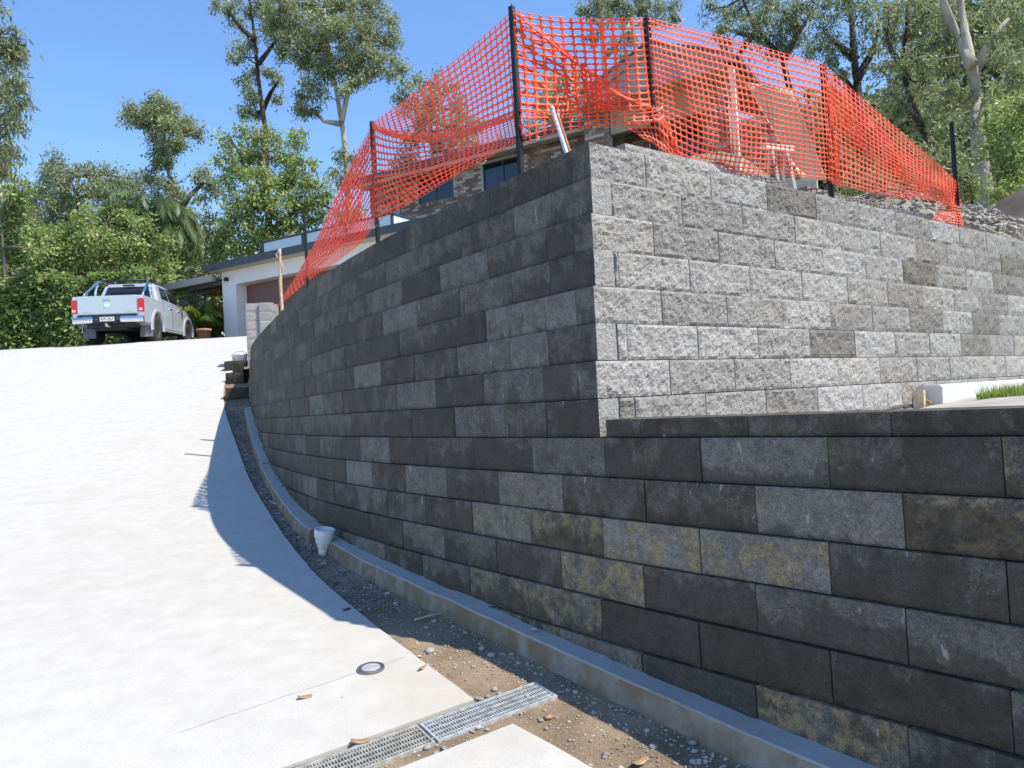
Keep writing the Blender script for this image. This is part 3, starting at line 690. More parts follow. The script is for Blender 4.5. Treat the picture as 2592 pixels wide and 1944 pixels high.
def spline2(rows, u, v):               # rows: list of lists of Vectors, Catmull in both directions
    def c1(P, t):
        n = len(P)-1; t = min(max(t*n, 0), n-1e-6); i = int(t); f = t-i
        a, b, c, d = P[max(i-1, 0)], P[i], P[i+1], P[min(i+2, n)]
        return 0.5*((2*b)+(c-a)*f+(2*a-5*b+4*c-d)*f*f+(3*b-a-3*c+d)*f**3)
    return c1([c1(r, u) for r in rows], v)
def net_panel(parent, rows, nu, nv, seed=0, fold=0.02, ff=(7, 2), hole=(0.40, 0.36), crumple=0.006):
    """rows[j][i] = (px, py, Y) from top edge to bottom edge; a sheet of nu x nv cells, each with a rounded hole"""
    G = [[at(a, b, Y) for (a, b, Y) in r] for r in rows]
    def S(u, v):
        p = spline2(G, u, v); d = p.normalized(); e = math.sin(math.pi*min(1, max(0, v)))
        w = fold*noise.noise(Vector((u*ff[0], v*ff[1], seed*3.1)))*(0.35+0.65*e)+crumple*noise.noise(Vector((u*nu*0.45, v*nv*0.3, seed)))
        q = Vector((noise.noise(Vector((u*nu*.3, v*nv*.25, seed+9))), 0, noise.noise(Vector((u*nu*.3, v*nv*.25, seed+19)))))*crumple*0.7
        return p+d*w+q
    V = []; F = []; cache = {}
    def vid(u, v):
        k = (round(u*nu*64), round(v*nv*64))
        if k not in cache: cache[k] = len(V); V.append(S(u, v))
        return cache[k]
    hx, hy_ = hole
    oct_ = [(hx*x, hy_*y) for x, y in ((-1, -.42), (-.62, -1), (.62, -1), (1, -.42), (1, .42), (.62, 1), (-.62, 1), (-1, .42))]
    out = [(-.5, -.5), (0, -.5), (.5, -.5), (.5, 0), (.5, .5), (0, .5), (-.5, .5), (-.5, 0)]
    for j in range(nv):
        for i in range(nu):
            cu, cv = (i+.5), (j+.5)
            I = [vid((cu+x)/nu, (cv+y)/nv) for x, y in oct_]; O = [vid((cu+x)/nu, (cv+y)/nv) for x, y in out]
            # outer: 0 corner,1 mid,2 corner,3 mid ... inner: 0..7 around, starting left-top
            F += [(O[0], O[1], I[1]), (O[0], I[1], I[0]), (O[1], I[2], I[1]), (O[1], O[2], I[2]), (O[2], I[3], I[2]), (O[2], O[3], I[3]), (O[3], I[4], I[3]), (O[3], O[4], I[4]),
                  (O[4], I[5], I[4]), (O[4], O[5], I[5]), (O[5], I[6], I[5]), (O[5], O[6], I[6]), (O[6], I[7], I[6]), (O[6], O[7], I[7]), (O[7], I[0], I[7]), (O[7], O[0], I[0])]
    o = npmesh('mesh_panel', [tuple(v) for v in V], F, M['net'], parent, True)
    md = o.modifiers.new('thickness', 'SOLIDIFY'); md.thickness = 0.0022; md.offset = 0
    return o
net = empty('safety_mesh', (0, 0, 0), 0, 'sagging orange plastic safety mesh tied to pickets on the wall', 'safety mesh')
Y0, Y1, Y2, Y3, Y4, Y5 = YP
def edge(*pts): return list(pts)
# run-down from the second picket to the wall top at the left
net_panel(net, [
    [(943, 313, Y1), (880, 430, Y1+.5), (822, 560, Y0-1.1), (775, 655, Y0-.1), (703, 772, Y0+1.2)],
    [(945, 400, Y1-.05), (893, 500, Y1+.35), (840, 610, Y0-1.2), (780, 675, Y0-.15), (702, 774, Y0+1.2)],
    [(948, 490, Y1-.05), (905, 570, Y1+.35), (850, 645, Y0-1.2), (784, 690, Y0-.15), (701, 776, Y0+1.2)],
    [(951, 568, Y1), (905, 622, Y1+.5), (850, 664, Y0-1.1), (790, 704, Y0-.1), (700, 779, Y0+1.2)]], 46, 17, 1, 0.10, (6, 3), (0.40, 0.36))
net_panel(net, [
    [(938, 330, Y1+.1), (862, 480, Y1+.8), (800, 610, Y0-.9), (760, 680, Y0+.1)],
    [(930, 420, Y1+.1), (850, 560, Y1+.8), (795, 650, Y0-.9), (757, 695, Y0+.1)],
    [(905, 560, Y1+.1), (845, 640, Y1+.8), (790, 690, Y0-.9), (755, 712, Y0+.1)]], 30, 10, 2, 0.10, (6, 3), (0.40, 0.36))
# second to third picket: upper sheet and lower sagging band
net_panel(net, [
    [(944, 309, Y1), (1010, 262, Y1-.25), (1125, 172, Y1-.8), (1215, 100, Y2+.5), (1297, 26, Y2)],
    [(945, 318, Y1+.06), (1020, 300, Y1-.2), (1140, 230, Y1-.75), (1225, 175, Y2+.55), (1304, 110, Y2)],
    [(946, 325, Y1+.06), (1030, 330, Y1-.2), (1150, 290, Y1-.75), (1235, 245, Y2+.55), (1311, 200, Y2)],
    [(946, 330, Y1), (1030, 350, Y1-.25), (1150, 345, Y1-.8), (1240, 316, Y2+.5), (1318, 288, Y2)]], 27, 14, 3, 0.05, (5, 2), (0.40, 0.36))
net_panel(net, [
    [(942, 314, Y1), (1000, 338, Y1-.28), (1130, 342, Y1-.82), (1240, 312, Y2+.48), (1318, 284, Y2)],
    [(944, 400, Y1-.1), (1010, 405, Y1-.4), (1135, 382, Y1-.9), (1245, 342, Y2+.4), (1321, 310, Y2-.05)],
    [(948, 480, Y1-.1), (1015, 458, Y1-.4), (1138, 412, Y1-.9), (1248, 362, Y2+.4), (1325, 330, Y2-.05)],
    [(952, 560, Y1), (1055, 506, Y1-.3), (1142, 452, Y1-.82), (1240, 398, Y2+.45), (1330, 350, Y2)]], 36, 15, 4, 0.06, (7, 3), (0.40, 0.36))
# gathered rope of mesh along the fold
net_panel(net, [
    [(940, 308, Y1-.02), (1000, 330, Y1-.32), (1130, 334, Y1-.86), (1240, 303, Y2+.43), (1320, 274, Y2-.03)],
    [(942, 325, Y1-.04), (1005, 350, Y1-.34), (1130, 356, Y1-.88), (1240, 322, Y2+.41), (1320, 294, Y2-.04)]], 34, 5, 5, 0.06, (9, 2), (0.3, 0.26), 0.012)
# third to fourth picket
net_panel(net, [
    [(1298, 24, Y2), (1380, 40, Y2+.05), (1470, 46, Y2+.1), (1560, 46, Y3-.05), (1636, 44, Y3)],
    [(1306, 110, Y2), (1390, 125, Y2+.1), (1480, 130, Y2+.15), (1570, 130, Y3), (1646, 125, Y3)],
    [(1314, 200, Y2), (1395, 210, Y2+.1), (1485, 208, Y2+.15), (1575, 205, Y3), (1654, 200, Y3)],
    [(1321, 290, Y2), (1400, 292, Y2+.05), (1490, 286, Y2+.1), (1580, 280, Y3-.05), (1662, 276, Y3)]], 14, 15, 6, 0.03, (4, 2), (0.40, 0.36))
net_panel(net, [       # folded-over triangle hanging behind
    [(1302, 30, Y2+.02), (1390, 96, Y2+.12), (1480, 172, Y2+.2), (1565, 232, Y3+.06), (1655, 272, Y3+.02)],
    [(1310, 150, Y2+.02), (1400, 190, Y2+.15), (1490, 225, Y2+.22), (1570, 255, Y3+.08), (1658, 282, Y3+.02)],
    [(1320, 284, Y2+.02), (1405, 286, Y2+.12), (1495, 284, Y2+.2), (1580, 280, Y3+.06), (1662, 296, Y3+.02)]], 15, 9, 7, 0.05, (5, 3), (0.40, 0.36), 0.012)
net_panel(net, [       # rolled edge of that fold
    [(1302, 30, Y2-.01), (1390, 92, Y2+.05), (1480, 166, Y2+.1), (1565, 226, Y3-.02), (1655, 264, Y3-.01)],
    [(1302, 37, Y2-.02), (1388, 104, Y2+.04), (1476, 178, Y2+.09), (1561, 240, Y3-.03), (1655, 284, Y3-.02)]], 16, 2, 8, 0.03, (9, 2), (0.26, 0.22), 0.015)
net_panel(net, [       # lower band
    [(1320, 280, Y2-.02), (1400, 286, Y2+.04), (1490, 286, Y2+.08), (1580, 282, Y3-.08), (1666, 272, Y3-.02)],
    [(1326, 322, Y2-.02), (1400, 312, Y2+.04), (1490, 306, Y2+.08), (1580, 300, Y3-.08), (1666, 292, Y3-.02)],
    [(1331, 362, Y2-.02), (1400, 338, Y2+.04), (1490, 326, Y2+.08), (1580, 317, Y3-.08), (1667, 308, Y3-.02)]], 16, 4, 9, 0.02, (4, 2), (0.40, 0.36))
net_panel(net, [       # slack below the band by the fourth picket
    [(1575, 312, Y3-.06), (1625, 302, Y3-.05), (1668, 292, Y3-.03), (1700, 330, Y3+.03), (1730, 410, Y3+.1)],
    [(1605, 334, Y3-.06), (1640, 335, Y3-.05), (1672, 345, Y3-.03), (1700, 380, Y3+.03), (1735, 425, Y3+.1)],
    [(1630, 352, Y3-.06), (1655, 368, Y3-.05), (1680, 388, Y3-.03), (1705, 412, Y3+.03), (1740, 438, Y3+.1)]], 12, 6, 10, 0.05, (5, 3), (0.40, 0.36), 0.012)
# fourth to fifth picket
net_panel(net, [
    [(1637, 44, Y3), (1740, 70, Y3+.2), (1850, 96, Y3+.42), (1970, 130, Y4-.25), (2087, 162, Y4-.05)],
    [(1648, 130, Y3), (1755, 160, Y3+.15), (1870, 190, Y3+.36), (1985, 222, Y4-.3), (2093, 250, Y4-.06)],
    [(1656, 215, Y3), (1770, 255, Y3+.15), (1885, 285, Y3+.36), (1995, 310, Y4-.3), (2098, 330, Y4-.06)],
    [(1664, 300, Y3), (1780, 350, Y3+.15), (1890, 372, Y3+.36), (2000, 385, Y4-.3), (2102, 400, Y4-.06)],
    [(1690, 388, Y3+.05), (1770, 430, Y3+.2), (1880, 440, Y3+.42), (2000, 446, Y4-.25), (2106, 458, Y4-.05)]], 36, 24, 11, 0.16, (6, 1.6), (0.40, 0.36))
# fifth picket to the end
net_panel(net, [
    [(2080, 160, Y4-.05), (2170, 238, Y4+.3), (2260, 315, Y4+.65), (2345, 388, Y5-.4), (2414, 452, Y5)],
    [(2090, 260, Y4-.06), (2175, 320, Y4+.25), (2262, 380, Y4+.6), (2345, 430, Y5-.42), (2416, 478, Y5)],
    [(2097, 360, Y4-.06), (2180, 400, Y4+.25), (2265, 440, Y4+.6), (2345, 468, Y5-.42), (2418, 500, Y5)],
    [(2103, 462, Y4-.05), (2180, 482, Y4+.3), (2260, 500, Y4+.65), (2340, 505, Y5-.4), (2420, 522, Y5)]], 34, 20, 12, 0.17, (5, 2.2), (0.40, 0.36))
net_panel(net, [       # second layer twisted along the diagonal
    [(2088, 190, Y4+.03), (2170, 265, Y4+.35), (2260, 350, Y4+.7), (2345, 425, Y5-.35), (2416, 470, Y5+.02)],
    [(2095, 235, Y4+.03), (2172, 320, Y4+.35), (2258, 400, Y4+.7), (2342, 465, Y5-.35), (2418, 505, Y5+.02)],
    [(2098, 290, Y4+.03), (2174, 370, Y4+.35), (2256, 440, Y4+.7), (2338, 490, Y5-.35), (2420, 530, Y5+.02)]], 30, 9, 13, 0.08, (6, 3), (0.40, 0.36), 0.012)
net_panel(net, [       # tail gathered at the foot of the last picket
    [(2385, 470, Y5-.05), (2400, 462, Y5-.04), (2415, 455, Y5-.03), (2426, 462, Y5-.02)],
    [(2378, 520, Y5-.05), (2398, 518, Y5-.04), (2416, 515, Y5-.03), (2432, 518, Y5-.02)],
    [(2358, 556, Y5-.2), (2390, 562, Y5-.2), (2415, 568, Y5-.18), (2440, 574, Y5-.15)]], 12, 16, 14, 0.06, (5, 4), (0.40, 0.36), 0.015)
net_panel(net, [       # bunched strip beside the fifth picket
    [(2088, 200, Y4-.03), (2098, 205, Y4-.03), (2110, 215, Y4-.02)],
    [(2100, 330, Y4-.03), (2112, 335, Y4-.03), (2122, 345, Y4-.02)],
    [(2106, 462, Y4-.03), (2118, 470, Y4-.03), (2130, 474, Y4-.02)]], 5, 22, 15, 0.03, (4, 6), (0.33, 0.3), 0.012)
def tie(a, b, c):
    MB().tube([a, b, c], 0.0035, 5).build('cable_tie', M['tape'], net, True)
for (x, y, Y) in ((1222, 412, Y2+.35), (946, 575, Y1-.03), (1668, 275, Y3-.06), (1670, 300, Y3-.06)):
    a = at(x-16, y-3, Y); b = at(x, y+4, Y); c_ = at(x+9, y-6, Y); tie(a, b, c_)

# ------------------------------------------------------------------ leaning galvanised pipes and timber stake
for k, (a, b, lab) in enumerate(((at(1397, 274, 5.1), at(1433, 384, 4.7), 'bright galvanised pipe leaning behind the wall corner'),
                                 (at(1412, 290, 5.25), at(1441, 380, 4.8), 'thin reddish pipe leaning beside a galvanised pipe'))):
    dvec = (b-a).normalized(); b2 = b+dvec*0.38
    o = empty('leaning_pipe', tuple(b2), 0, lab, 'pipe')
    MB().tube([a-b2, (a-b2).lerp(Vector((0, 0, 0)), 0.5), Vector((0, 0, 0))], 0.014 if k == 0 else 0.009, 12).build('pipe_shaft', M['galv'] if k == 0 else M['rust'], o, True)
    MB().tube([a-b2-dvec*0.004, a-b2+dvec*0.05], 0.018 if k == 0 else 0.012, 12).build('pipe_collar', M['galv_dull'], o, True)
ts = at(712, 782, 10.6); tt = at(702, 630, 10.6)
o = empty('timber_stake', (ts.x, ts.y, 1.1), 0, 'thin weathered timber stake in front of the maroon garage door', 'stake')
st = Vector((ts.x, ts.y, 1.1)); top = Vector((ts.x+0.02, ts.y, tt.z))-st
mb = MB(); pts = [Vector((0, 0, 0)), top*0.3+Vector((.006, 0, 0)), top*0.62+Vector((-.006, 0, 0)), top]
mb.tube(pts, [0.024, 0.022, 0.023, 0.02], 4).build('stake_shaft', M['timber'], o)
mb = MB(); mb.tube([top+Vector((-.03, 0, -.14)), top+Vector((-.05, -.02, -.08)), top+Vector((0, -.02, -.02))], 0.012, 5).build('tape_knot', M['tape'], o, True)
MB().tube([top*0.8+Vector((0.02, -.02, 0.06)), top*0.8+Vector((0.06, -.02, -0.02))], 0.006, 5).build('side_twig', M['timber'], o)

# ------------------------------------------------------------------ white pipe fitting on the gravel by the kerb
pf = Vector((-1.70, 6.60, 0)); pf.z = H(pf.y)
o = empty('pipe_fitting', (pf.x, pf.y, pf.z-0.035), 0, 'white plastic stepped pipe fitting sitting on the gravel against the kerb', 'pipe fitting'); o.rotation_euler = (0.10, 0.16, 0)
MB().lathe([(0.0, 0.0), (0.035, 0.0), (0.038, 0.075), (0.0, 0.076)], 24).build('spigot', M['pvc'], o, True)
MB().lathe([(0.0, 0.077), (0.05, 0.077), (0.058, 0.10), (0.068, 0.125), (0.074, 0.165), (0.0, 0.166)], 24).build('reducer', M['pvc'], o)
MB().lathe([(0.066, 0.167), (0.083, 0.167), (0.086, 0.2), (0.088, 0.235), (0.079, 0.237), (0.077, 0.19), (0.066, 0.18)], 28).build('socket_collar', M['pvc'], o)

# ------------------------------------------------------------------ spare blocks at the far foot of the wall, and pallet stack
def loose_block(p, z, az, label, tone, w=0.6, h=0.2, d=0.3, tilt=0.0, group='spare blocks at the foot of the wall', damp=0.6):
    o = empty('spare_block', (p.x, p.y, z), 0, label, 'block', group)
    b = put_block(o, Vector((0, 0, 0)), az, w, h, d, 0, 0.05, 0.006, tone, 0, damp, 0.0, True, tilt); b.name = 'block_body'
    MB().box(-0.05, 0.05, -0.035, 0.035, 0, 0.004).build('core_recess', M['mulch'], b).location = (0, d*0.55, h)
    return o
slope_up = math.atan(0.27)
for (x, y, dz, az, lab, tn, dm) in (
    (600, 1016, 0.0, 1.35, 'dark spare block lying loose on the gravel at the foot of the wall', 0.05, 0.8),
    (594, 975, 0.0, 1.75, 'second dark spare block standing uphill of the loose one', 0.05, 0.8),
    (592, 944, 0.0, 1.5, 'uphill dark spare block at the edge of the wall shadow', 0.02, 0.8)):
    d = ray(x, y); Rr = 8.0
    while d.z*Rr > H(d.y*Rr)+dz-0.05 and Rr < 40: Rr += 0.02
    p = d*Rr; loose_block(p, H(p.y)-0.03, az, lab, tn, damp=dm, w=0.40, d=0.42, h=0.24)
d = ray(608, 935); Rr = 8.0
while d.z*Rr > H(d.y*Rr)-0.03 and Rr < 40: Rr += 0.02
p = d*Rr
o = empty('bucket', (p.x, p.y, H(p.y)-0.03), 0, 'pale grey bucket standing in the sun at the far end of the wall', 'bucket')
MB().lathe([(0, 0), (0.12, 0), (0.165, 0.30), (0.175, 0.31), (0.175, 0.33), (0.16, 0.33), (0.115, 0.03), (0, 0.03)], 20).build('bucket_body', M['pvc'], o, True)
MB().tube([Vector((0.17*math.cos(a), 0.02, 0.3+0.10*math.sin(a))) for a in np.linspace(0, math.pi, 9)], 0.006, 5).build('bucket_handle', M['galv'], o, True)
ps = at(676, 900, 17.0); pz = H(17.0)-0.02
o = empty('block_stack', (ps.x, ps.y, pz), 0, 'pallet stack of pale retaining wall blocks behind the wall end', 'block stack')
ztop = at(655, 768, 17.0).z
k = 0; z = ztop-0.2
while z > pz+0.02:
    for cx in (0, 1):
        for dd in (0, 1):
            b = put_block(o, Vector((-0.25+0.3*cx+0.01*rng.random(), -0.1+0.31*dd, 0)), 1.35+0.03*rng.random(), 0.295, 0.197, 0.305, z-pz, 0.04, 0.004, 0.85+0.2*rng.random(), 0, 0)
    z -= 0.2
mb = MB()
for i in range(3): mb.box(-0.45+0.36*i, -0.36+0.36*i, -0.2, 0.55, -0.02, max(0.02, z+0.2-pz)-0.003)
mb.build('pallet_bearers', M['timber'], o)

# ------------------------------------------------------------------ house and garage: t along the front, c depth, z height
HD = Vector((0.857, -0.515, 0)).normalized(); HN = Vector((0.515, 0.857, 0)).normalized(); HRZ = math.atan2(HD.y, HD.x)
class HF:                              # house frame: boxes in (t, c, z) relative to an origin
    def __init__(s, t, c, z, name, label, cat):
        s.o = (t, c, z); p = HD*t+HN*c; s.e = empty(name, (p.x, p.y, z), HRZ, label, cat)
    def box(s, name, mat, t0, t1, c0, c1, z0, z1, parent=None, bevel=0):
        a, b, g = s.o; return MB().box(t0-a, t1-a, c0-b, c1-b, z0-g, z1-g).build(name, mat, parent or s.e, False, bevel)
    def mb(s, m, t0, t1, c0, c1, z0, z1):
        a, b, g = s.o; m.box(t0-a, t1-a, c0-b, c1-b, z0-g, z1-g)
    def P(s, t, c, z): a, b, g = s.o; return (t-a, c-b, z-g)
def bricks(hf, name, t0, t1, z0, z1, c, holes=(), parent=None, side=None):
    """brick skin laid in stretcher bond on the plane c (or, with side, along c at t = side), as real bricks"""
    mb = MB(); r = 0; z = z0
    while z < z1-0.02:
        x = t0-(0.12 if r % 2 else 0)
        while x < t1:
            a, b = max(x, t0), min(x+0.23, t1); zt = min(z+0.076, z1)
            if b-a > 0.02 and not any(a < h1 and b > h0 and z < g1 and zt > g0 for h0, h1, g0, g1 in holes):
                if side is None: hf.mb(mb, a, b, c-0.012, c+0.02, z, zt)
                else: hf.mb(mb, side-0.012, side+0.02, a, b, z, zt)
            x += 0.24
        z += 0.086; r += 1
    o = mb.build(name, M['brick'], parent or hf.e); o['kind'] = 'stuff'; return o

# garage
gz = H(25.5)-0.03
G = HF(-22.15, 17.7, gz, 'garage', 'white rendered garage with wide maroon roller door and charcoal fascia', 'garage')
G.box('left_pier', M['render'], -22.15, -21.45, 17.7, 18.15, gz, 5.18)
G.box('side_wall', M['render'], -22.15, -21.95, 18.152, 24.0, gz, 5.18)
G.box('lintel', M['render'], -21.448, -15.9, 17.7, 18.15, 4.68, 5.18)
G.box('right_pier', M['render'], -15.898, -12.2, 17.7, 18.15, gz, 5.18)
d_ = G.box('roller_door', M['door'], -21.5, -15.8, 18.16, 18.2, gz+0.02, 4.70)
for k in range(10):
    z = gz+0.05+k*0.21; G.box('door_slat', M['door'], -21.44, -15.9, 18.150, 18.159, z, min(z+0.2, 4.675), d_).location = (0, 0, 0)
G.box('soffit', M['trim'], -22.45, -12.0, 17.32, 18.3, 5.182, 5.205)
G.box('fascia', M['fascia'], -22.52, -12.0, 17.25, 17.318, 5.19, 5.42)
G.box('side_fascia', M['fascia'], -22.52, -22.452, 17.319, 24.0, 5.19, 5.42)
G.box('roof_deck', M['fascia'], -22.45, -12.0, 17.32, 24.0, 5.21, 5.40)
l = G.box('wall_lamp', M['black'], -21.95, -21.80, 17.60, 17.698, 4.83, 4.96); G.box('lamp_lens', M['frost'], -21.93, -21.82, 17.62, 17.68, 4.815, 4.829, l)
# balcony balustrade on the garage roof
B_ = HF(-20.7, 18.3, 5.40, 'balcony_balustrade', 'black framed frosted panel balustrade on the garage roof', 'balustrade')
xs_ = [-20.7, -18.78, -16.86, -14.95]
for x in xs_: B_.box('post', M['fascia'], x-0.035, x+0.035, 18.27, 18.34, 5.40, 6.06)
B_.box('top_rail', M['fascia'], -20.78, -14.87, 18.25, 18.36, 6.062, 6.11)
for a, b in zip(xs_[:-1], xs_[1:]):
    B_.box('frosted_pane', M['frost'], a+0.05, b-0.05, 18.295, 18.315, 5.52, 6.055)
    B_.box('bottom_rail', M['fascia'], a+0.036, b-0.036, 18.285, 18.325, 5.47, 5.51)
for x in (-20.7, -14.95):
    B_.box('return_pane', M['frost'], x-0.01, x+0.01, 18.37, 20.9, 5.52, 6.05)
    B_.box('return_rail', M['fascia'], x-0.04, x+0.04, 18.365, 21.0, 6.06, 6.108)
# carport beside the garage
C_ = HF(-25.6, 17.7, H(28)-0.03, 'carport', 'open carport roof of grey sheet steel joined to the garage side', 'carport')
C_.box('front_beam', M['beam'], -25.8, -22.53, 17.60, 17.72, 4.92, 5.16)
for k in range(6):
    C_.box('purlin', M['carport'], -25.75, -22.6, 18.3+k*0.75, 18.38+k*0.75, 4.93, 5.045)
mb = MB(); nn = 60; vs = []
for i in range(nn+1):
    t = -25.78+3.2*i/nn; z = 5.05+(0.03 if i % 2 else 0.0)
    vs += [C_.P(t, 17.74, z), C_.P(t, 22.6, z)]
mb.add(vs, [(2*i, 2*i+1, 2*i+3, 2*i+2) for i in range(nn)]); mb.build('corrugated_roof', M['carport'], C_.e)
for t, c in ((-25.6, 17.66), (-25.6, 22.0)): C_.box('post', M['beam'], t-0.05, t+0.05, c-0.05, c+0.05, H(28)-0.03, 4.918)

# brick house
FZ = 5.3
Hs = HF(-18.3, 21.2, FZ-0.9, 'brick_house', 'mottled brick house with dark gutter and gable porch above the wall', 'house')
w1 = (-16.12, -14.62, 7.13, 8.02); w2 = (-13.42, -11.86, 6.3, 7.98)
def wallpiece(t0, t1, z0, z1, c=21.22): Hs.box('wall', M['mortar'], t0, t1, c, c+0.2, z0, z1)
wallpiece(-18.3, w1[0], FZ-0.9, 8.12); wallpiece(w1[0]+.001, w1[1]-.001, FZ-0.9, w1[2]); wallpiece(w1[0]+.001, w1[1]-.001, w1[3], 8.12); wallpiece(w1[1], w2[0], FZ-0.9, 8.12)
wallpiece(w2[0]+.001, w2[1]-.001, FZ-0.9, w2[2]); wallpiece(w2[0]+.001, w2[1]-.001, w2[3], 8.12); wallpiece(w2[1], -9.0, FZ-0.9, 8.12)
bricks(Hs, 'brickwork', -18.3, -9.0, 5.9, 8.11, 21.212, [w1, w2])
for w in (w1, w2):
    wf = Hs.box('window', M['fascia'], w[0], w[1], 21.27, 21.29, w[2], w[3])
    wf.name = 'window'
    mid = (w[0]+w[1])/2
    for a, b in ((w[0]+.05, mid-.02), (mid+.02, w[1]-.05)):
        Hs.box('pane', M['winglass'], a, b, 21.255, 21.268, w[2]+.05, w[3]-.05, wf).location = (0, 0, 0)
    for a, b, g0, g1 in ((w[0], w[0]+.048, w[2], w[3]), (w[1]-.048, w[1], w[2], w[3]), (mid-.019, mid+.019, w[2]+.05, w[3]-.05), (w[0]+.049, w[1]-.049, w[3]-.048, w[3]), (w[0]+.049, w[1]-.049, w[2], w[2]+.048)):
        Hs.box('frame', M['fascia'], a, b, 21.225, 21.254, g0, g1, wf)
    mb = MB(); x = w[0]-0.05
    while x < w[1]+0.02: Hs.mb(mb, x, x+0.076, 21.17, 21.199, w[2]-0.13, w[2]-0.005); x += 0.086
    mb.build('sill', M['brick'], wf)
Hs.box('blue_blind', M['blind'], w2[0]+.07, (w2[0]+w2[1])/2-.03, 21.243, 21.2545, w2[2]+.06, 7.58)
Hs.box('gutter', M['fascia'], -18.6, -9.05, 20.5, 20.62, 8.14, 8.30)
Hs.box('eave_fascia', M['trim'], -18.6, -9.05, 20.622, 20.65, 8.02, 8.20)
Hs.box('eave_soffit', M['trim'], -18.6, -9.05, 20.652, 21.4, 8.122, 8.14)
def slope(name, mat, p, parent=None):
    mb = MB(); mb.hexa([Hs.P(*q) for q in p]); return mb.build(name, mat, parent or Hs.e)
slope('roof', M['roof'], [(-18.8, 20.55, 8.302), (-6.7, 20.55, 8.302), (-6.7, 25.6, 10.3), (-18.8, 25.6, 10.3), (-18.8, 20.55, 8.36), (-6.7, 20.55, 8.36), (-6.7, 25.6, 10.38), (-18.8, 25.6, 10.38)])
Hs.box('side_wall', M['mortar'], -18.3, -18.1, 21.422, 26, FZ-0.9, 8.1)
dp = MB(); dp.tube([Hs.P(-16.94, 21.13, 5.5), Hs.P(-16.94, 21.13, 7.9), Hs.P(-16.94, 20.75, 8.1)], 0.05, 10); dp.build('downpipe', M['galv'], Hs.e, True)
Hs.box('vent_box', M['postwhite'], -10.95, -10.85, 20.45, 20.499, 8.0, 8.13)
# gable porch wing
Hs.box('wing_side_wall', M['mortar'], -8.98, -8.8, 19.72, 21.2, FZ-0.9, 8.1)
bricks(Hs, 'side_brickwork', 19.7, 21.19, 5.9, 8.1, 0, side=-8.985)
Hs.box('porch_pier', M['mortar'], -8.97, -8.25, 19.722, 19.95, FZ-0.9, 8.05); bricks(Hs, 'pier_brickwork', -8.98, -8.24, 5.9, 8.05, 19.712)
Hs.box('porch_back_wall', M['mortar'], -8.79, -5.0, 20.72, 20.9, FZ-0.9, 8.05); bricks(Hs, 'porch_brickwork', -8.2, -4.95, 5.9, 8.05, 20.712, [(-7.0, -5.9, 5.3, 7.4)])
pd = Hs.box('porch_door', M['fascia'], -7.0, -5.9, 20.685, 20.71, 5.3, 7.4); Hs.box('pane', M['winglass'], -6.9, -6.0, 20.67, 20.684, 5.4, 7.3, pd)
Hs.box('right_pier', M['mortar'], -5.5, -4.95, 19.722, 19.95, FZ-0.9, 8.05); bricks(Hs, 'right_pier_brickwork', -5.51, -4.94, 5.6, 8.05, 19.712)
Hs.box('garden_wall', M['mortar'], -4.93, -3.0, 20.02, 20.2, FZ-0.9, 7.0); bricks(Hs, 'garden_wall_brickwork', -4.93, -3.0, 5.2, 7.0, 20.012)
Hs.box('porch_soffit', M['tansof'], -8.9, -4.6, 19.05, 20.7, 8.052, 8.075)
Hs.box('porch_beam', M['tansof'], -8.2, -5.52, 19.73, 19.85, 7.35, 8.05)
Hs.box('porch_post', M['postwhite'], -4.70, -4.58, 19.05, 19.17, FZ-0.9, 8.05)
ap = (-6.7, 9.22); el = (-8.85, 8.30); er = (-4.55, 8.30)
mb = MB(); mb.prism([(-8.6, 8.08), (-4.8, 8.08), (-4.8, 8.35), (-6.7, 9.08), (-8.6, 8.35)], lambda p, s_: Hs.P(p[0], 19.10+0.04*s_, p[1])); mb.build('gable_infill', M['greyboard'], Hs.e)
for a, b, nm in ((el, ap, 'barge_board'), (ap, er, 'barge_board')):
    mb = MB(); mb.hexa([Hs.P(a[0], 19.0, a[1]-.20), Hs.P(b[0], 19.0, b[1]-.20), Hs.P(b[0], 19.06, b[1]-.20), Hs.P(a[0], 19.06, a[1]-.20), Hs.P(a[0], 19.0, a[1]), Hs.P(b[0], 19.0, b[1]), Hs.P(b[0], 19.06, b[1]), Hs.P(a[0], 19.06, a[1])]); mb.build(nm, M['greyboard'], Hs.e)
    mb = MB(); mb.hexa([Hs.P(a[0], 18.95, a[1]+.003), Hs.P(b[0], 18.95, b[1]+.003), Hs.P(b[0], 24.5, b[1]+.003), Hs.P(a[0], 24.5, a[1]+.003), Hs.P(a[0], 18.95, a[1]+.06), Hs.P(b[0], 18.95, b[1]+.06), Hs.P(b[0], 24.5, b[1]+.06), Hs.P(a[0], 24.5, a[1]+.06)]); mb.build('wing_roof', M['roof'], Hs.e)
Hs.box('wing_gutter', M['fascia'], -4.55, -4.43, 19.0, 24, 8.2, 8.31)
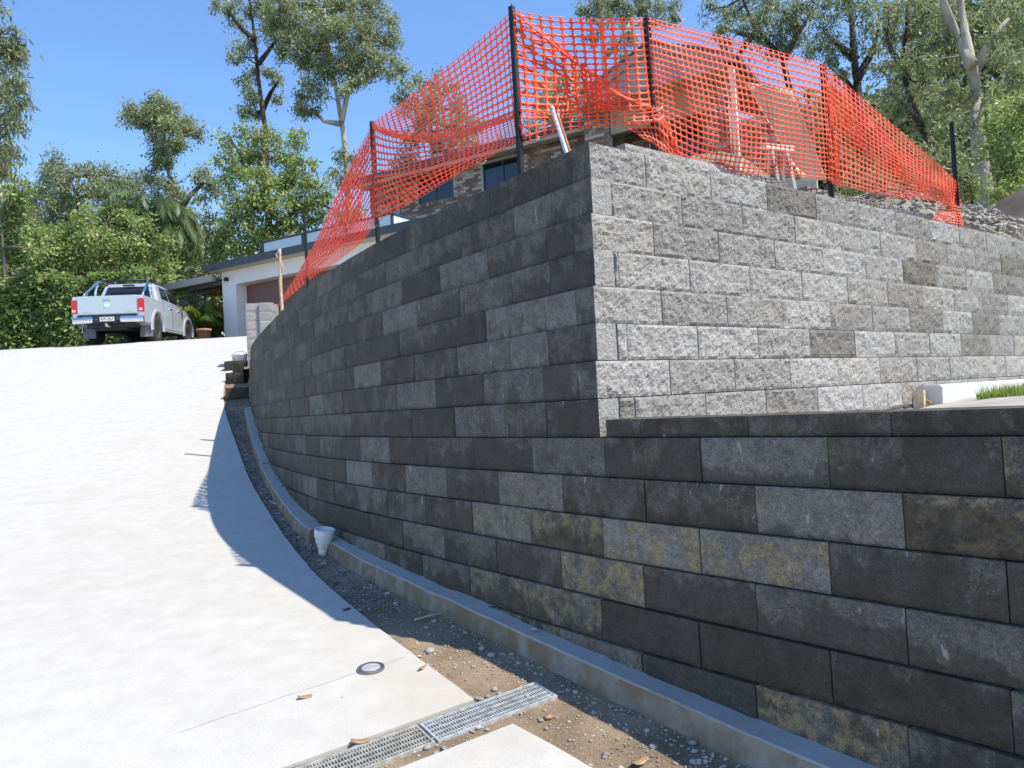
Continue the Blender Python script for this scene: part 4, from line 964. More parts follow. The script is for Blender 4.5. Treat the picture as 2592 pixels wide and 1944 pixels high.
# shade sail beyond the porch
sp_ = [at(1886, 208, 17.4), at(2004, 226, 16.6), at(2092, 455, 15.6), at(2030, 458, 15.9)]
V = []; n = 10
for i in range(n+1):
    for k in range(n+1):
        u, v = i/n, k/n; p = (sp_[0]*(1-u)+sp_[1]*u)*(1-v)+(sp_[3]*(1-u)+sp_[2]*u)*v
        p = p+Vector((0, 0.35*math.sin(math.pi*u)*math.sin(math.pi*v), 0)); V.append(tuple(p))
o = npmesh('shade_sail', V, [(i*(n+1)+k, (i+1)*(n+1)+k, (i+1)*(n+1)+k+1, i*(n+1)+k+1) for i in range(n) for k in range(n)], M['sail'], None, True)
tag(o, 'cream cloth shade sail stretched beside the porch behind the mesh', 'shade sail'); md = o.modifiers.new('t', 'SOLIDIFY'); md.thickness = 0.006
# white trestle
tb = at(1975, 455, 9.0); o = empty('trestle', (tb.x, tb.y, tb.z-0.25), 0.4, 'white timber trestle standing behind the orange mesh', 'trestle')
for x in (-0.11, 0.12):
    for s_ in (-1, 1): MB().tube([(x, 0.02*s_, 0.62), (x+0.03*s_, 0.16*s_, 0.0)], 0.022, 4).build('leg', M['postwhite'], o)
MB().box(-0.2, 0.22, -0.035, 0.035, 0.6, 0.66).build('top_bar', M['postwhite'], o)

# ------------------------------------------------------------------ silver dual-cab ute
def ute():
    p = at(318, 868, 22.5); hd = R_(-7.5)
    fr = Vector((math.sin(hd), math.cos(hd), 0)); zr = H(p.y); zf = H(p.y+3.1)
    o = empty('pickup_truck', (p.x, p.y, zr), 0, 'silver dual cab pickup truck parked at the top of the drive', 'pickup')
    o.rotation_euler = (Matrix.Rotation(hd*-1+math.pi/2, 3, 'Z') @ Matrix.Rotation(-math.atan((zf-zr)/3.1), 3, 'Y')).to_euler()
    HWd = 0.93; R = 0.385
    def arc(cx, r, a0, a1, n=12): return [(cx+r*math.cos(R_(a0+(a1-a0)*i/n)), 0.40+r*math.sin(R_(a0+(a1-a0)*i/n))) for i in range(n+1)]
    # lower body side profile with wheel arches
    prof = [(-1.20, 0.52), (-1.22, 0.72), (-1.22, 1.25), (-1.16, 1.275), (0.30, 1.265), (0.40, 1.24), (2.55, 1.22), (2.75, 1.19), (3.45, 1.12), (3.80, 1.02), (3.93, 0.85), (3.95, 0.55), (3.85, 0.42)]
    prof += [(3.60, 0.40)]+arc(3.095, 0.47, 4, 176)+[(2.55, 0.42), (0.55, 0.42)]+arc(0.0, 0.48, 4, 176)+[(-0.55, 0.5)]
    mb = MB(); mb.prism(prof, lambda q, s_: (q[0], -HWd if s_ else HWd, q[1])); body = mb.build('body', M['silver'], o, False, 0.035, 3)
    # inner darkness of arches / underbody
    MB().box(-1.1, 3.7, -0.62, 0.62, 0.40, 0.55).build('underbody', M['black'], o)
    # cab
    lo = [(0.36, .88), (2.70, .88)]; hi = [(0.60, .70), (1.80, .68)]
    mb = MB(); mb.hexa([(0.33, -.89, 1.2), (2.72, -.89, 1.2), (2.72, .89, 1.2), (0.33, .89, 1.2), (0.62, -.69, 1.835), (1.78, -.68, 1.835), (1.78, .68, 1.835), (0.62, .69, 1.835)])
    cab = mb.build('cab', M['silver'], o, False, 0.06, 3)
    def on_side(x, z, s_):          # point on the sloping cab side, slightly proud
        t = (z-1.2)/0.635; return (x, s_*(0.89-0.20*t+0.006), z)
    for s_ in (-1, 1):
        for poly in ([(0.74, 1.36), (1.44, 1.33), (1.44, 1.74), (0.90, 1.74)], [(1.52, 1.33), (2.42, 1.28), (1.86, 1.74), (1.52, 1.74)]):
            mb = MB(); n = len(poly); vs = [on_side(x, z, s_) for x, z in poly]+[(a, b-0.02*s_, c_) for a, b, c_ in [on_side(x, z, s_) for x, z in poly]]
            mb.add(vs, [tuple(range(n)), tuple(range(2*n-1, n-1, -1))]+[(i, (i+1) % n, n+(i+1) % n, n+i) for i in range(n)]); mb.build('side_window', M['carglass'], o)
        for x in (1.30, 2.12):
            MB().box(x-0.11, x+0.09, s_*0.935-0.018, s_*0.935+0.018, 1.06, 1.10).build('door_handle', M['chrome'], o, False, 0.008)
        MB().box(2.30, 2.46, s_*0.94-(0.0 if s_ > 0 else 0.24), s_*0.94+(0.24 if s_ > 0 else 0.0), 1.26, 1.46).build('side_mirror', M['black'], o, False, 0.03)
        # door shut lines
        for x0, x1, z0, z1 in ((1.475, 1.487, 0.5, 1.26), (2.57, 2.582, 0.55, 1.2), (0.63, 0.642, 0.95, 1.3)):
            MB().box(x0, x1, s_*HWd-0.004, s_*HWd+0.004, z0, z1).build('door_gap', M['black'], o)
        MB().box(0.6, 2.5, s_*0.86-0.07, s_*0.86+0.07, 0.36, 0.412).build('side_step', M['galv_dull'], o, False, 0.01)
        # arches
        for cx in (0.0, 3.095):
            mb = MB(); vs = []; aa = [(-8+196*i/18) for i in range(19)]
            for a in aa:
                ca, sa = math.cos(R_(a)), math.sin(R_(a))
                for r, y in ((0.47, HWd-0.02), (0.47, HWd+0.045), (0.56, HWd+0.035), (0.60, HWd-0.01)): vs.append((cx+r*ca, s_*y, 0.40+r*sa))
            mb.add(vs, [(i*4+k, i*4+k+1, (i+1)*4+k+1, (i+1)*4+k) for i in range(18) for k in range(3)]); mb.build('wheel_flare', M['silver'], o, True)
        mb = MB(); mb.hexa([(-0.56, s_*0.60, 0.14), (-0.56, s_*0.95, 0.14), (-0.535, s_*0.95, 0.14), (-0.535, s_*0.60, 0.14), (-0.50, s_*0.62, 0.58), (-0.50, s_*0.95, 0.58), (-0.475, s_*0.95, 0.58), (-0.475, s_*0.62, 0.58)])
        mb.build('mud_flap', M['flap'], o)
        # lights
        tl = MB().box(-1.245, -1.12, *(sorted((s_*0.80, s_*0.945))), 0.80, 1.17).build('tail_light', M['redlens'], o, False, 0.012)
        MB().box(-1.252, -1.2455, *(sorted((s_*0.83, s_*0.925))), 0.835, 0.90).build('reverse_lens', M['whitelens'], tl)
        # bumper halves
        mb = MB(); y0, y1 = s_*0.36, s_*0.93
        mb.prism([(-1.22, 0.50), (-1.36, 0.52), (-1.385, 0.60), (-1.35, 0.69), (-1.20, 0.70)], lambda q, k: (q[0]+(0.0 if not k else 0.10), y1 if k else y0, q[1])); mb.build('rear_bumper', M['chrome'], o, False, 0.015)
        # roof rails, sports bar hoops
        MB().tube([(0.66, s_*0.62, 1.84), (0.80, s_*0.61, 1.885), (1.6, s_*0.60, 1.885), (1.74, s_*0.60, 1.84)], 0.018, 6).build('roof_rail', M['black'], o, True)
        MB().tube([(-0.78, s_*0.80, 1.25), (-0.70, s_*0.79, 1.38), (0.10, s_*0.70, 1.83), (0.22, s_*0.62, 1.875)], 0.036, 10).build('sports_bar', M['chrome'], o, True)
        MB().tube([(0.02, s_*0.80, 1.25), (0.05, s_*0.75, 1.6), (0.10, s_*0.70, 1.83)], 0.036, 10).build('sports_bar_leg', M['chrome'], o, True)
    MB().tube([(0.22, -0.62, 1.875), (0.22, 0.62, 1.875)], 0.034, 10).build('sports_bar_top', M['black'], o, True)
    # rear window, windscreen
    mb = MB(); mb.hexa([(0.368, -.72, 1.30), (0.368, .72, 1.30), (0.40, .72, 1.30), (0.40, -.72, 1.30), (0.555, -.60, 1.73), (0.555, .60, 1.73), (0.59, .60, 1.73), (0.59, -.60, 1.73)]); mb.build('rear_window', M['carglass'], o)
    mb = MB(); mb.hexa([(2.66, -.76, 1.28), (2.66, .76, 1.28), (2.70, .76, 1.28), (2.70, -.76, 1.28), (1.88, -.62, 1.78), (1.88, .62, 1.78), (1.92, .62, 1.80), (1.92, -.62, 1.80)]); mb.build('windscreen', M['carglass'], o)
    MB().box(0.50, 0.545, -0.16, 0.16, 1.745, 1.79).build('brake_light', M['black'], o)
    # tailgate
    tg = MB().box(-1.262, -1.215, -0.775, 0.775, 0.745, 1.27).build('tailgate', M['silver'], o, False, 0.02, 3)
    MB().box(-1.275, -1.258, -0.10, 0.10, 1.125, 1.175).build('tailgate_handle', M['galv_dull'], tg, False, 0.006)
    mb = MB(); mb.lathe([(0.058, 0.0), (0.072, 0.0), (0.072, 0.014), (0.058, 0.014)], 24, Matrix.Translation((-1.262, 0, 1.015)) @ Matrix.Rotation(-math.pi/2, 4, 'Y'))
    mb.lathe([(0.0, 0.0), (0.059, 0.0), (0.059, 0.004), (0.0, 0.004)], 20, Matrix.Translation((-1.262, 0, 1.015)) @ Matrix.Rotation(-math.pi/2, 4, 'Y')); em = mb.build('emblem', M['chrome'], tg)
    mb = MB()
    for pts in ([(-.026, .052), (0, .004), (.026, .052)], [(-.05, .026), (-.026, -.05), (0, -.006), (.026, -.05), (.05, .026)]):
        mb.tube([(-1.272, y, 1.015+z) for y, z in pts], 0.006, 5)
    mb.build('emblem_letters', M['platetext'], em)
    for y0 in (0.43, -0.62):
        mb = MB()
        for k in range(5 if y0 > 0 else 3): mb.box(-1.265, -1.2605, y0+0.045*k, y0+0.045*k+0.028, 0.805, 0.83)
        mb.build('badge_strip', M['galv_dull'], tg)
    MB().box(-1.30, -1.20, -0.77, 0.77, 0.70, 0.742).build('step_gap', M['black'], o)
    MB().box(-1.30, -1.10, -0.355, 0.355, 0.50, 0.698).build('plate_recess', M['black'], o)
    pl = MB().box(-1.318, -1.303, -0.19, 0.19, 0.555, 0.675).build('number_plate', M['plate'], o)
    fc = bpy.data.curves.new('plate_text', 'FONT'); fc.body = '429 ZK7'; fc.size = 0.098; fc.align_x = 'CENTER'; fc.align_y = 'CENTER'; fc.extrude = 0.001
    to = bpy.data.objects.new('plate_text_tmp', fc); COL.objects.link(to); bpy.context.view_layer.update()
    me = bpy.data.meshes.new_from_object(to.evaluated_get(bpy.context.evaluated_depsgraph_get())); bpy.data.objects.remove(to, do_unlink=True)
    tx = bpy.data.objects.new('plate_text', me); me.materials.clear(); me.materials.append(M['platetext']); link(tx, pl); tx.location = (-1.3205, 0, 0.615); tx.rotation_euler = (math.pi/2, 0, -math.pi/2)
    for y in (-0.29, 0.29): MB().box(-1.314, -1.301, y-0.05, y+0.05, 0.58, 0.65).build('plate_lamp', M['blind'], o)
    MB().tube([(-1.1, 0, 0.42), (-1.38, 0, 0.42), (-1.40, 0, 0.48)], 0.03, 8).build('tow_bar', M['galv_dull'], o, True)
    MB().tube([(0.0, -0.7, 0.38), (0.0, 0.7, 0.38)], 0.06, 8).build('rear_axle', M['black'], o, True)
    MB().box(-1.0, -0.55, -0.40, 0.45, 0.33, 0.5).build('spare_carrier', M['black'], o)
    # wheels
    for cx in (0.0, 3.095):
        for s_ in (-1, 1):
            Mx = Matrix.Translation((cx, s_*0.80, 0.385)) @ Matrix.Rotation(-s_*math.pi/2, 4, 'X')
            w = MB().lathe([(0.22, -0.12), (0.35, -0.13), (0.382, -0.10), (0.385, 0.0), (0.382, 0.10), (0.35, 0.13), (0.245, 0.125), (0.22, 0.10)], 32, Mx).build('wheel', M['tyre'], o, True)
            MB().lathe([(0.0, 0.02), (0.225, 0.02), (0.24, 0.115), (0.228, 0.118), (0.215, 0.05), (0.0, 0.05)], 28, Mx).build('rim', M['rim'], w)
            mb = MB()
            for k in range(6):
                a = k*math.pi/3; d = Vector((math.cos(a), math.sin(a), 0)); n_ = Vector((-d.y, d.x, 0))
                q = [d*0.03-n_*0.035, d*0.225-n_*0.025, d*0.225+n_*0.025, d*0.03+n_*0.035]
                mb.hexa([Mx @ (v+Vector((0, 0, 0.055))) for v in q]+[Mx @ (v+Vector((0, 0, 0.10))) for v in q])
            mb.build('spokes', M['rim'], w)
    return o
ute()

# ------------------------------------------------------------------ vegetation
def leaf_mesh(name, C, n_per, spread, L, Wd, mat, parent, rs, droop=0.7, flat=1.0, upb=0.9):
    """C: (m,3) clump centres; a clump of n_per leaves round each; leaves are pointed quads"""
    m = len(C); n = m*n_per
    P = np.repeat(C, n_per, 0)+rs.normal(size=(n, 3))*np.array([1, 1, flat])*np.repeat(spread, n_per)[:, None]*0.55
    a = rs.rand(n)*2*np.pi; el = np.where(rs.rand(n) < droop, -0.4-1.0*rs.rand(n), -0.5+1.1*rs.rand(n))
    d = np.stack([np.cos(a)*np.cos(el), np.sin(a)*np.cos(el), np.sin(el)], 1)
    r = rs.normal(size=(n, 3))+np.array([0.5, -0.3, 0.9])*upb; s = np.cross(d, r); s /= np.linalg.norm(s, axis=1)[:, None]+1e-9
    l = L*(0.6+0.8*rs.rand(n))[:, None]; w = Wd*(0.6+0.8*rs.rand(n))[:, None]
    nn = np.cross(d, s)
    V = np.stack([P, P+d*l*0.45+s*w*0.5+nn*l*0.06, P+d*l-nn*l*0.08, P+d*l*0.45-s*w*0.5+nn*l*0.06], 1).reshape(-1, 3)
    F = np.arange(n*4).reshape(n, 4)
    return npmesh(name, V, F, mat, parent)
def tree(name, label, Y, trunk, clusters, leafmat, barkmat, seed, r0=0.25, L=0.24, Wd=0.075, dens=1.0, droop=0.75, basez=None, limbs=(), dY=1.0, group=None, clump=0.34, fill=1.0, cat='tree'):
    """trunk: pixels (2212-wide view) from the top of the stem down; clusters: (x, y, r) pixels; all at depth Y"""
    rs = np.random.RandomState(seed); rr = random.Random(seed)
    mpp = Y/(FPX*0.8534)
    tp = [U(x, y, Y+0.3*dY*rr.uniform(-1, 1)*(0 if i == len(trunk)-1 else 1)) for i, (x, y) in enumerate(trunk)]
    bz = basez if basez is not None else H(Y)-0.2
    foot = Vector((tp[-1].x+0.05, tp[-1].y, bz))
    o = empty(name, tuple(foot), 0, label, cat, group)
    if tp[-1].z > bz+0.3: tp.append(foot)
    tot = sum((a-b).length for a, b in zip(tp[:-1], tp[1:])) or 1
    acc = 0; rad = []
    for i, p in enumerate(tp):
        if i: acc += (tp[i]-tp[i-1]).length
        rad.append(r0*(0.22+0.78*acc/tot))
    # resample the stem with a little wander
    pts = []; rd = []
    for i in range(len(tp)-1):
        for k in range(4):
            t = k/4; q = tp[i].lerp(tp[i+1], t); q = q+Vector((noise.noise(q*0.4+Vector((seed, 0, 0))), 0, 0))*0.12*min(1, r0*4); pts.append(q-foot); rd.append(rad[i]+(rad[i+1]-rad[i])*t)
    pts.append(tp[-1]-foot); rd.append(rad[-1]*1.1)
    mb = MB(); mb.tube(pts, rd, 10); mb.build('trunk', barkmat, o, True)
    C = []; S = []; bl = MB(); stems = [p+foot for p in pts]
    for lm in limbs:
        lp = [U(x, y, Y+rr.uniform(-.5, .5)*dY) for x, y in lm]; n = len(lp)
        bl.tube([p-foot for p in lp], [r0*(0.62-0.42*i/(n-1)) for i in range(n)], 7); stems += [lp[i].lerp(lp[i+1], t) for i in range(n-1) for t in (0, .33, .66)]
    for (x, y, r) in clusters:
        R = r*mpp; c = U(x, y, Y+rr.uniform(-1, 1)*dY*1.2)
        # a branch from the nearest stem point below
        best = min(stems, key=lambda q: (q-c).length+(0 if q.z < c.z else 0.8*(q.z-c.z)))
        if (best-c).length > 0.15:
            mid = best.lerp(c, 0.5)+Vector((rr.uniform(-.15, .15), rr.uniform(-.15, .15), rr.uniform(-.25, .1)))*min(1.5, (best-c).length*0.5)
            br = max(0.012, min(0.3*r0, 0.035*(best-c).length))
            bl.tube([best-foot, mid-foot, c-foot], [br, br*.7, br*.35], 5)
        m = max(4, int(dens*3.3*(R/clump)**2.1))
        q = rs.normal(size=(m, 3)); q /= np.linalg.norm(q, axis=1)[:, None]; q *= (rs.rand(m, 1)**0.45)*R*np.array([1.0, 1.1, 0.82])
        for k in range(min(m, 9)):
            e = Vector(q[k])+c; bl.tube([c-foot, (c+e)/2-foot+Vector((0, 0, 0.06*R)), e-foot], [0.02+0.004*R, 0.014, 0.007], 4, False)
        C.append(q+np.array(c-foot)); S.append(np.full(m, clump*(0.75+0.5*rr.random())))
    if bl.v: bl.build('branches', barkmat, o, True)['kind'] = 'stuff'
    C = np.concatenate(C); S = np.concatenate(S)
    leaf_mesh('crown', C, int(56*fill), S*0.86, L*0.74, Wd*0.8, leafmat, o, rs, droop)
    return o
gum_grp = 'tall gum trees beyond the garage'
tree('gum_tree', 'drooping gum branches hanging at the edge of the open sky beyond the hedge', 15, [(-110, -80), (-100, 300), (-95, 690)],
     [(-30, 40, 55), (-5, 75, 42), (12, 120, 40), (-30, 150, 60), (28, 175, 34), (5, 210, 42), (-35, 250, 55), (22, 262, 34), (38, 235, 22), (8, 320, 38), (28, 330, 24), (-30, 345, 55), (5, 375, 36), (45, 110, 16)],
     M['gumdark'], M['bark'], 11, 0.2, 0.2, 0.042, 0.62, 0.92, dY=0.7, clump=0.2)
tree('gum_tree', 'grey green gum with ragged top behind the shrubs left of the forked tree', 44, [(170, 380), (160, 560), (165, 690)],
     [(112, 345, 26), (135, 352, 26), (100, 385, 34), (150, 385, 36), (185, 372, 30), (90, 425, 38), (140, 425, 42), (195, 418, 40), (235, 372, 28), (262, 392, 32), (240, 425, 40), (290, 385, 26), (310, 410, 30), (110, 470, 45), (60, 470, 40)],
     M['gum'], M['bark'], 12, 0.25, 0.30, 0.1, dens=0.8, clump=0.45)
tree('gum_tree', 'slim gum with flat topped crown and leaning side limb above the shrubs', 36, [(356, 265), (352, 320), (366, 380), (382, 450), (392, 560), (392, 690)],
     [(325, 222, 26), (290, 240, 24), (275, 250, 16), (350, 232, 30), (380, 252, 30), (405, 275, 28), (432, 285, 18), (330, 255, 32), (310, 270, 22), (360, 275, 34), (345, 305, 30), (350, 335, 28), (335, 360, 20), (385, 310, 24), (325, 385, 18), (365, 350, 22), (360, 395, 26), (382, 420, 22), (355, 430, 30), (400, 460, 22), (372, 470, 26), (405, 500, 26), (385, 515, 30), (415, 540, 26), (400, 560, 34), (440, 372, 18), (455, 395, 18), (468, 415, 14), (430, 385, 16)],
     M['gum'], M['bark'], 13, 0.24, 0.26, 0.085, 1.0, 0.7, limbs=[[(392, 450), (412, 420), (440, 395), (462, 400)], [(356, 320), (385, 300), (420, 285)]], clump=0.34)
tree('gum_tree', 'bare dead sapling with thin forked twigs beside the carport roof', 33, [(450, 450), (452, 490), (445, 520), (441, 600)], [(438, 425, 7), (452, 470, 5)], M['gumdark'], M['bark'], 14, 0.06, 0.2, 0.06, limbs=[[(446, 515), (460, 500), (474, 498)], [(448, 500), (438, 480)]])
tree('leafy_tree', 'broad leafy green tree standing behind the garage roof', 33, [(572, 330), (576, 400), (582, 480), (586, 560), (586, 620)],
     [(500, 300, 22), (530, 288, 24), (565, 292, 28), (600, 300, 28), (640, 305, 26), (495, 345, 28), (530, 340, 32), (575, 340, 36), (620, 345, 34), (655, 350, 28), (485, 385, 22), (520, 385, 34), (565, 390, 38), (610, 390, 38), (655, 392, 34), (690, 405, 24), (712, 420, 14), (510, 430, 32), (550, 440, 38), (600, 440, 40), (648, 440, 36), (685, 445, 26), (505, 480, 34), (550, 490, 40), (600, 495, 42), (650, 490, 38), (700, 470, 24), (490, 525, 30), (530, 540, 36), (575, 550, 36), (640, 535, 40), (700, 520, 30), (470, 545, 22), (760, 470, 30), (740, 510, 30)],
     M['bush'], M['bark'], 15, 0.22, 0.27, 0.10, 0.78, 0.55, limbs=[[(576, 420), (545, 370), (515, 330)], [(580, 450), (620, 390), (650, 340)], [(584, 500), (640, 450), (690, 420)]], clump=0.36)
tree('gum_tree', 'tall thin gum with sparse foliage along its straight dark trunk', 42, [(530, -40), (540, 20), (548, 80), (556, 140), (562, 200), (568, 260), (576, 330), (582, 520)],
     [(470, 12, 14), (490, 18, 16), (510, 45, 18), (500, 5, 18), (535, 85, 20), (516, 105, 20), (505, 125, 12), (545, 30, 20), (575, 60, 20), (598, 85, 26), (612, 120, 18), (590, 30, 26), (546, 160, 18), (527, 172, 17), (540, 195, 18), (548, 215, 14), (538, 240, 16), (526, 238, 10), (558, 246, 10), (598, 172, 18), (585, 155, 12), (602, 212, 9), (615, 60, 26), (575, 5, 25)],
     M['gum'], M['barkdark'], 16, 0.27, 0.28, 0.085, 0.95, 0.8, limbs=[[(556, 140), (580, 110), (600, 80)], [(548, 85), (520, 60), (490, 20)], [(566, 240), (585, 200), (600, 178)]], group=gum_grp, clump=0.36)
tree('gum_tree', 'tall spreading gum with pale forked trunk right of the thin gum', 37, [(700, 20), (712, 100), (722, 170), (732, 235), (738, 265), (744, 320), (752, 400), (756, 520)],
     [(610, 15, 34), (650, 12, 38), (700, 10, 40), (750, 15, 40), (800, 20, 36), (835, 45, 24), (600, 55, 26), (640, 60, 36), (690, 60, 42), (740, 60, 42), (790, 65, 38), (835, 90, 30), (615, 105, 22), (655, 105, 34), (700, 110, 40), (750, 110, 40), (795, 115, 34), (840, 130, 24), (868, 150, 12), (660, 145, 24), (705, 150, 34), (755, 150, 34), (800, 155, 28), (835, 160, 18), (672, 185, 22), (650, 205, 18), (690, 195, 22), (660, 230, 17), (678, 240, 12), (645, 240, 9), (770, 180, 20), (742, 190, 20), (735, 335, 12), (725, 372, 14), (765, 345, 10), (770, 380, 18), (735, 395, 14)],
     M['gum'], M['barkpale'], 17, 0.24, 0.27, 0.085, 1.0, 0.75, limbs=[[(738, 262), (752, 200), (765, 130), (775, 60)], [(734, 268), (700, 262), (672, 235)], [(757, 190), (790, 170), (830, 150)], [(722, 180), (690, 130), (650, 80)]], group=gum_grp, clump=0.36)
tree('leafy_tree', 'bushy gum crown showing through the orange mesh left of the tall picket', 40, [(930, 240), (935, 330), (938, 470)],
     [(862, 212, 18), (885, 195, 22), (912, 178, 22), (945, 180, 26), (880, 230, 24), (920, 220, 32), (965, 205, 30), (995, 230, 32), (930, 260, 36), (980, 270, 38), (1020, 270, 32), (900, 290, 34), (950, 320, 40), (1010, 320, 40), (1060, 320, 36), (880, 350, 34), (850, 400, 34), (900, 380, 40), (830, 460, 34)],
     M['gum'], M['bark'], 18, 0.22, 0.28, 0.09, 0.75, clump=0.42)
tree('gum_tree', 'gum with cream trunk seen through the mesh between the two tallest pickets', 36, [(1288, -30), (1294, 40), (1302, 120), (1306, 190), (1310, 300)],
     [(1262, 25, 20), (1288, 12, 26), (1325, 10, 28), (1300, 45, 22), (1340, 40, 22), (1365, 22, 22), (1395, 12, 24), (1425, 10, 22), (1455, 8, 18), (1420, 40, 18), (1455, 35, 12), (1360, 75, 18), (1330, 100, 16), (1350, 130, 14), (1275, 80, 14), (1310, -10, 35), (1400, -25, 35)],
     M['gumdark'], M['barkpale'], 19, 0.17, 0.26, 0.08, 0.9, limbs=[[(1302, 130), (1335, 95), (1365, 40)], [(1365, 60), (1420, 45), (1465, 60), (1478, 40)]], clump=0.36)
tree('leafy_tree', 'low bushy tree behind the mesh beside the brick house roof', 33, [(1220, 200), (1222, 300)],
     [(1170, 190, 24), (1200, 175, 26), (1235, 170, 26), (1265, 185, 24), (1165, 225, 26), (1205, 215, 32), (1245, 215, 32), (1285, 225, 26), (1180, 255, 28), (1225, 255, 34), (1265, 255, 28), (1300, 205, 20), (1150, 270, 22)],
     M['bush'], M['bark'], 20, 0.14, 0.24, 0.08, 0.75, clump=0.36)
hill = 4.2
rgt = 'gum trees on the bank behind the sunlit wall'
tree('gum_tree', 'leaning gum with crooked dark branches above the house porch', 33, [(1600, -20), (1625, 40), (1660, 90), (1690, 130), (1720, 260)],
     [(1535, 20, 22), (1565, 30, 28), (1550, 65, 18), (1600, 20, 34), (1600, 65, 26), (1640, 45, 34), (1650, 5, 36), (1690, 25, 38), (1640, 90, 22), (1685, 75, 34), (1725, 55, 36), (1710, 105, 28), (1750, 100, 26), (1740, 20, 38), (1665, 120, 18), (1570, 95, 12)],
     M['gumdark'], M['barkdark'], 21, 0.26, 0.26, 0.08, 0.66, limbs=[[(1660, 90), (1610, 75), (1560, 60)], [(1690, 130), (1720, 80), (1750, 30)], [(1640, 60), (1600, 110), (1585, 130)]], basez=hill, group=rgt, clump=0.36)
tree('gum_tree', 'straight dark gum trunk rising behind the middle of the sunlit wall', 30, [(1832, -40), (1838, 40), (1846, 110), (1852, 180), (1862, 260), (1868, 400)],
     [(1780, 15, 34), (1825, 10, 36), (1780, 60, 32), (1810, 95, 28), (1770, 105, 22), (1860, 20, 34), (1870, 60, 30), (1800, 135, 20), (1850, 100, 26), (1890, 95, 26), (1820, 160, 14)],
     M['gumdark'], M['barkdark'], 22, 0.3, 0.25, 0.075, 0.66, limbs=[[(1848, 130), (1815, 100), (1780, 70)], [(1852, 170), (1885, 110), (1900, 60)], [(1856, 220), (1830, 180), (1812, 150)]], basez=hill, group=rgt, clump=0.34)
tree('gum_tree', 'gum with thin curved stem leaning over the end of the mesh', 27, [(1965, -30), (1960, 60), (1950, 130), (1962, 200), (1985, 260), (2010, 330), (2012, 420)],
     [(1920, 20, 36), (1960, 10, 38), (2005, 30, 34), (1930, 70, 34), (1975, 75, 36), (2015, 95, 30), (1940, 125, 32), (1985, 130, 34), (1910, 150, 24), (1950, 175, 30), (2000, 175, 32), (1925, 205, 24), (1965, 225, 28), (2010, 225, 30), (1940, 245, 18), (1985, 270, 24)],
     M['gum'], M['barkdark'], 23, 0.2, 0.23, 0.07, 0.66, limbs=[[(1955, 150), (1925, 110), (1910, 60)], [(1985, 262), (1950, 225), (1925, 205)]], basez=hill, group=rgt, clump=0.32)
tree('gum_tree', 'massive pale smooth gum trunk standing beyond the gravel bank', 25, [(2068, -60), (2080, 40), (2092, 120), (2106, 210), (2118, 310), (2128, 420)],
     [(2030, 15, 36), (2060, 50, 30), (2035, 90, 34), (2010, 130, 30), (2050, 140, 34), (2140, 20, 38), (2185, 40, 40), (2150, 75, 36), (2200, 100, 38), (2165, 130, 36), (2030, 200, 34), (2060, 210, 30), (2190, 170, 38), (2160, 195, 34), (2215, 30, 40), (2060, 265, 30)],
     M['gum'], M['barkpale'], 24, 0.36, 0.22, 0.07, 0.66, limbs=[[(2098, 140), (2065, 80), (2040, 10), (2030, -40)], [(2100, 160), (2140, 90), (2180, 40)]], basez=3.3, group=rgt, clump=0.3)
und = [('shrub', 'dark green undergrowth shrub below the straight dark gum', 23, [(1835, 330, 26), (1870, 350, 30), (1850, 385, 32), (1895, 395, 30), (1830, 410, 28), (1880, 425, 28), (1910, 350, 22), (1800, 420, 24), (1920, 430, 24)], M['gumdark'], 31),
       ('shrub', 'mid green undergrowth shrub behind the sagging end of the mesh', 21, [(1950, 310, 26), (1985, 330, 28), (1940, 350, 28), (1975, 370, 30), (2010, 360, 26), (1945, 395, 30), (1990, 405, 30), (2025, 400, 24), (1960, 430, 26), (2010, 440, 26), (2040, 350, 22)], M['gum'], 32),
       ('shrub', 'bright leafy shrub beside the massive pale trunk', 19, [(2170, 235, 32), (2205, 230, 34), (2150, 275, 30), (2190, 285, 36), (2150, 320, 30), (2190, 335, 36), (2220, 300, 36), (2155, 365, 28), (2195, 380, 34), (2225, 365, 36), (2170, 405, 26), (2210, 415, 30)], M['bush'], 33),
       ('shrub', 'shady shrub between the pale trunk and the last picket', 22, [(2060, 310, 26), (2085, 340, 24), (2060, 355, 28), (2095, 380, 24), (2065, 395, 26), (2100, 415, 22), (2075, 430, 24), (2045, 430, 22), (2050, 275, 18)], M['gumdark'], 34)]
for nm, lab, Y, cl, mt, sd_ in und:
    tree(nm, lab, Y, [(cl[0][0]+15, cl[0][1]+40), (cl[0][0]+15, 470)], cl, mt, M['barkdark'], sd_, 0.07, 0.2, 0.075, 0.85, 0.5, basez=2.0, group='undergrowth on the bank', clump=0.28, cat='shrub')
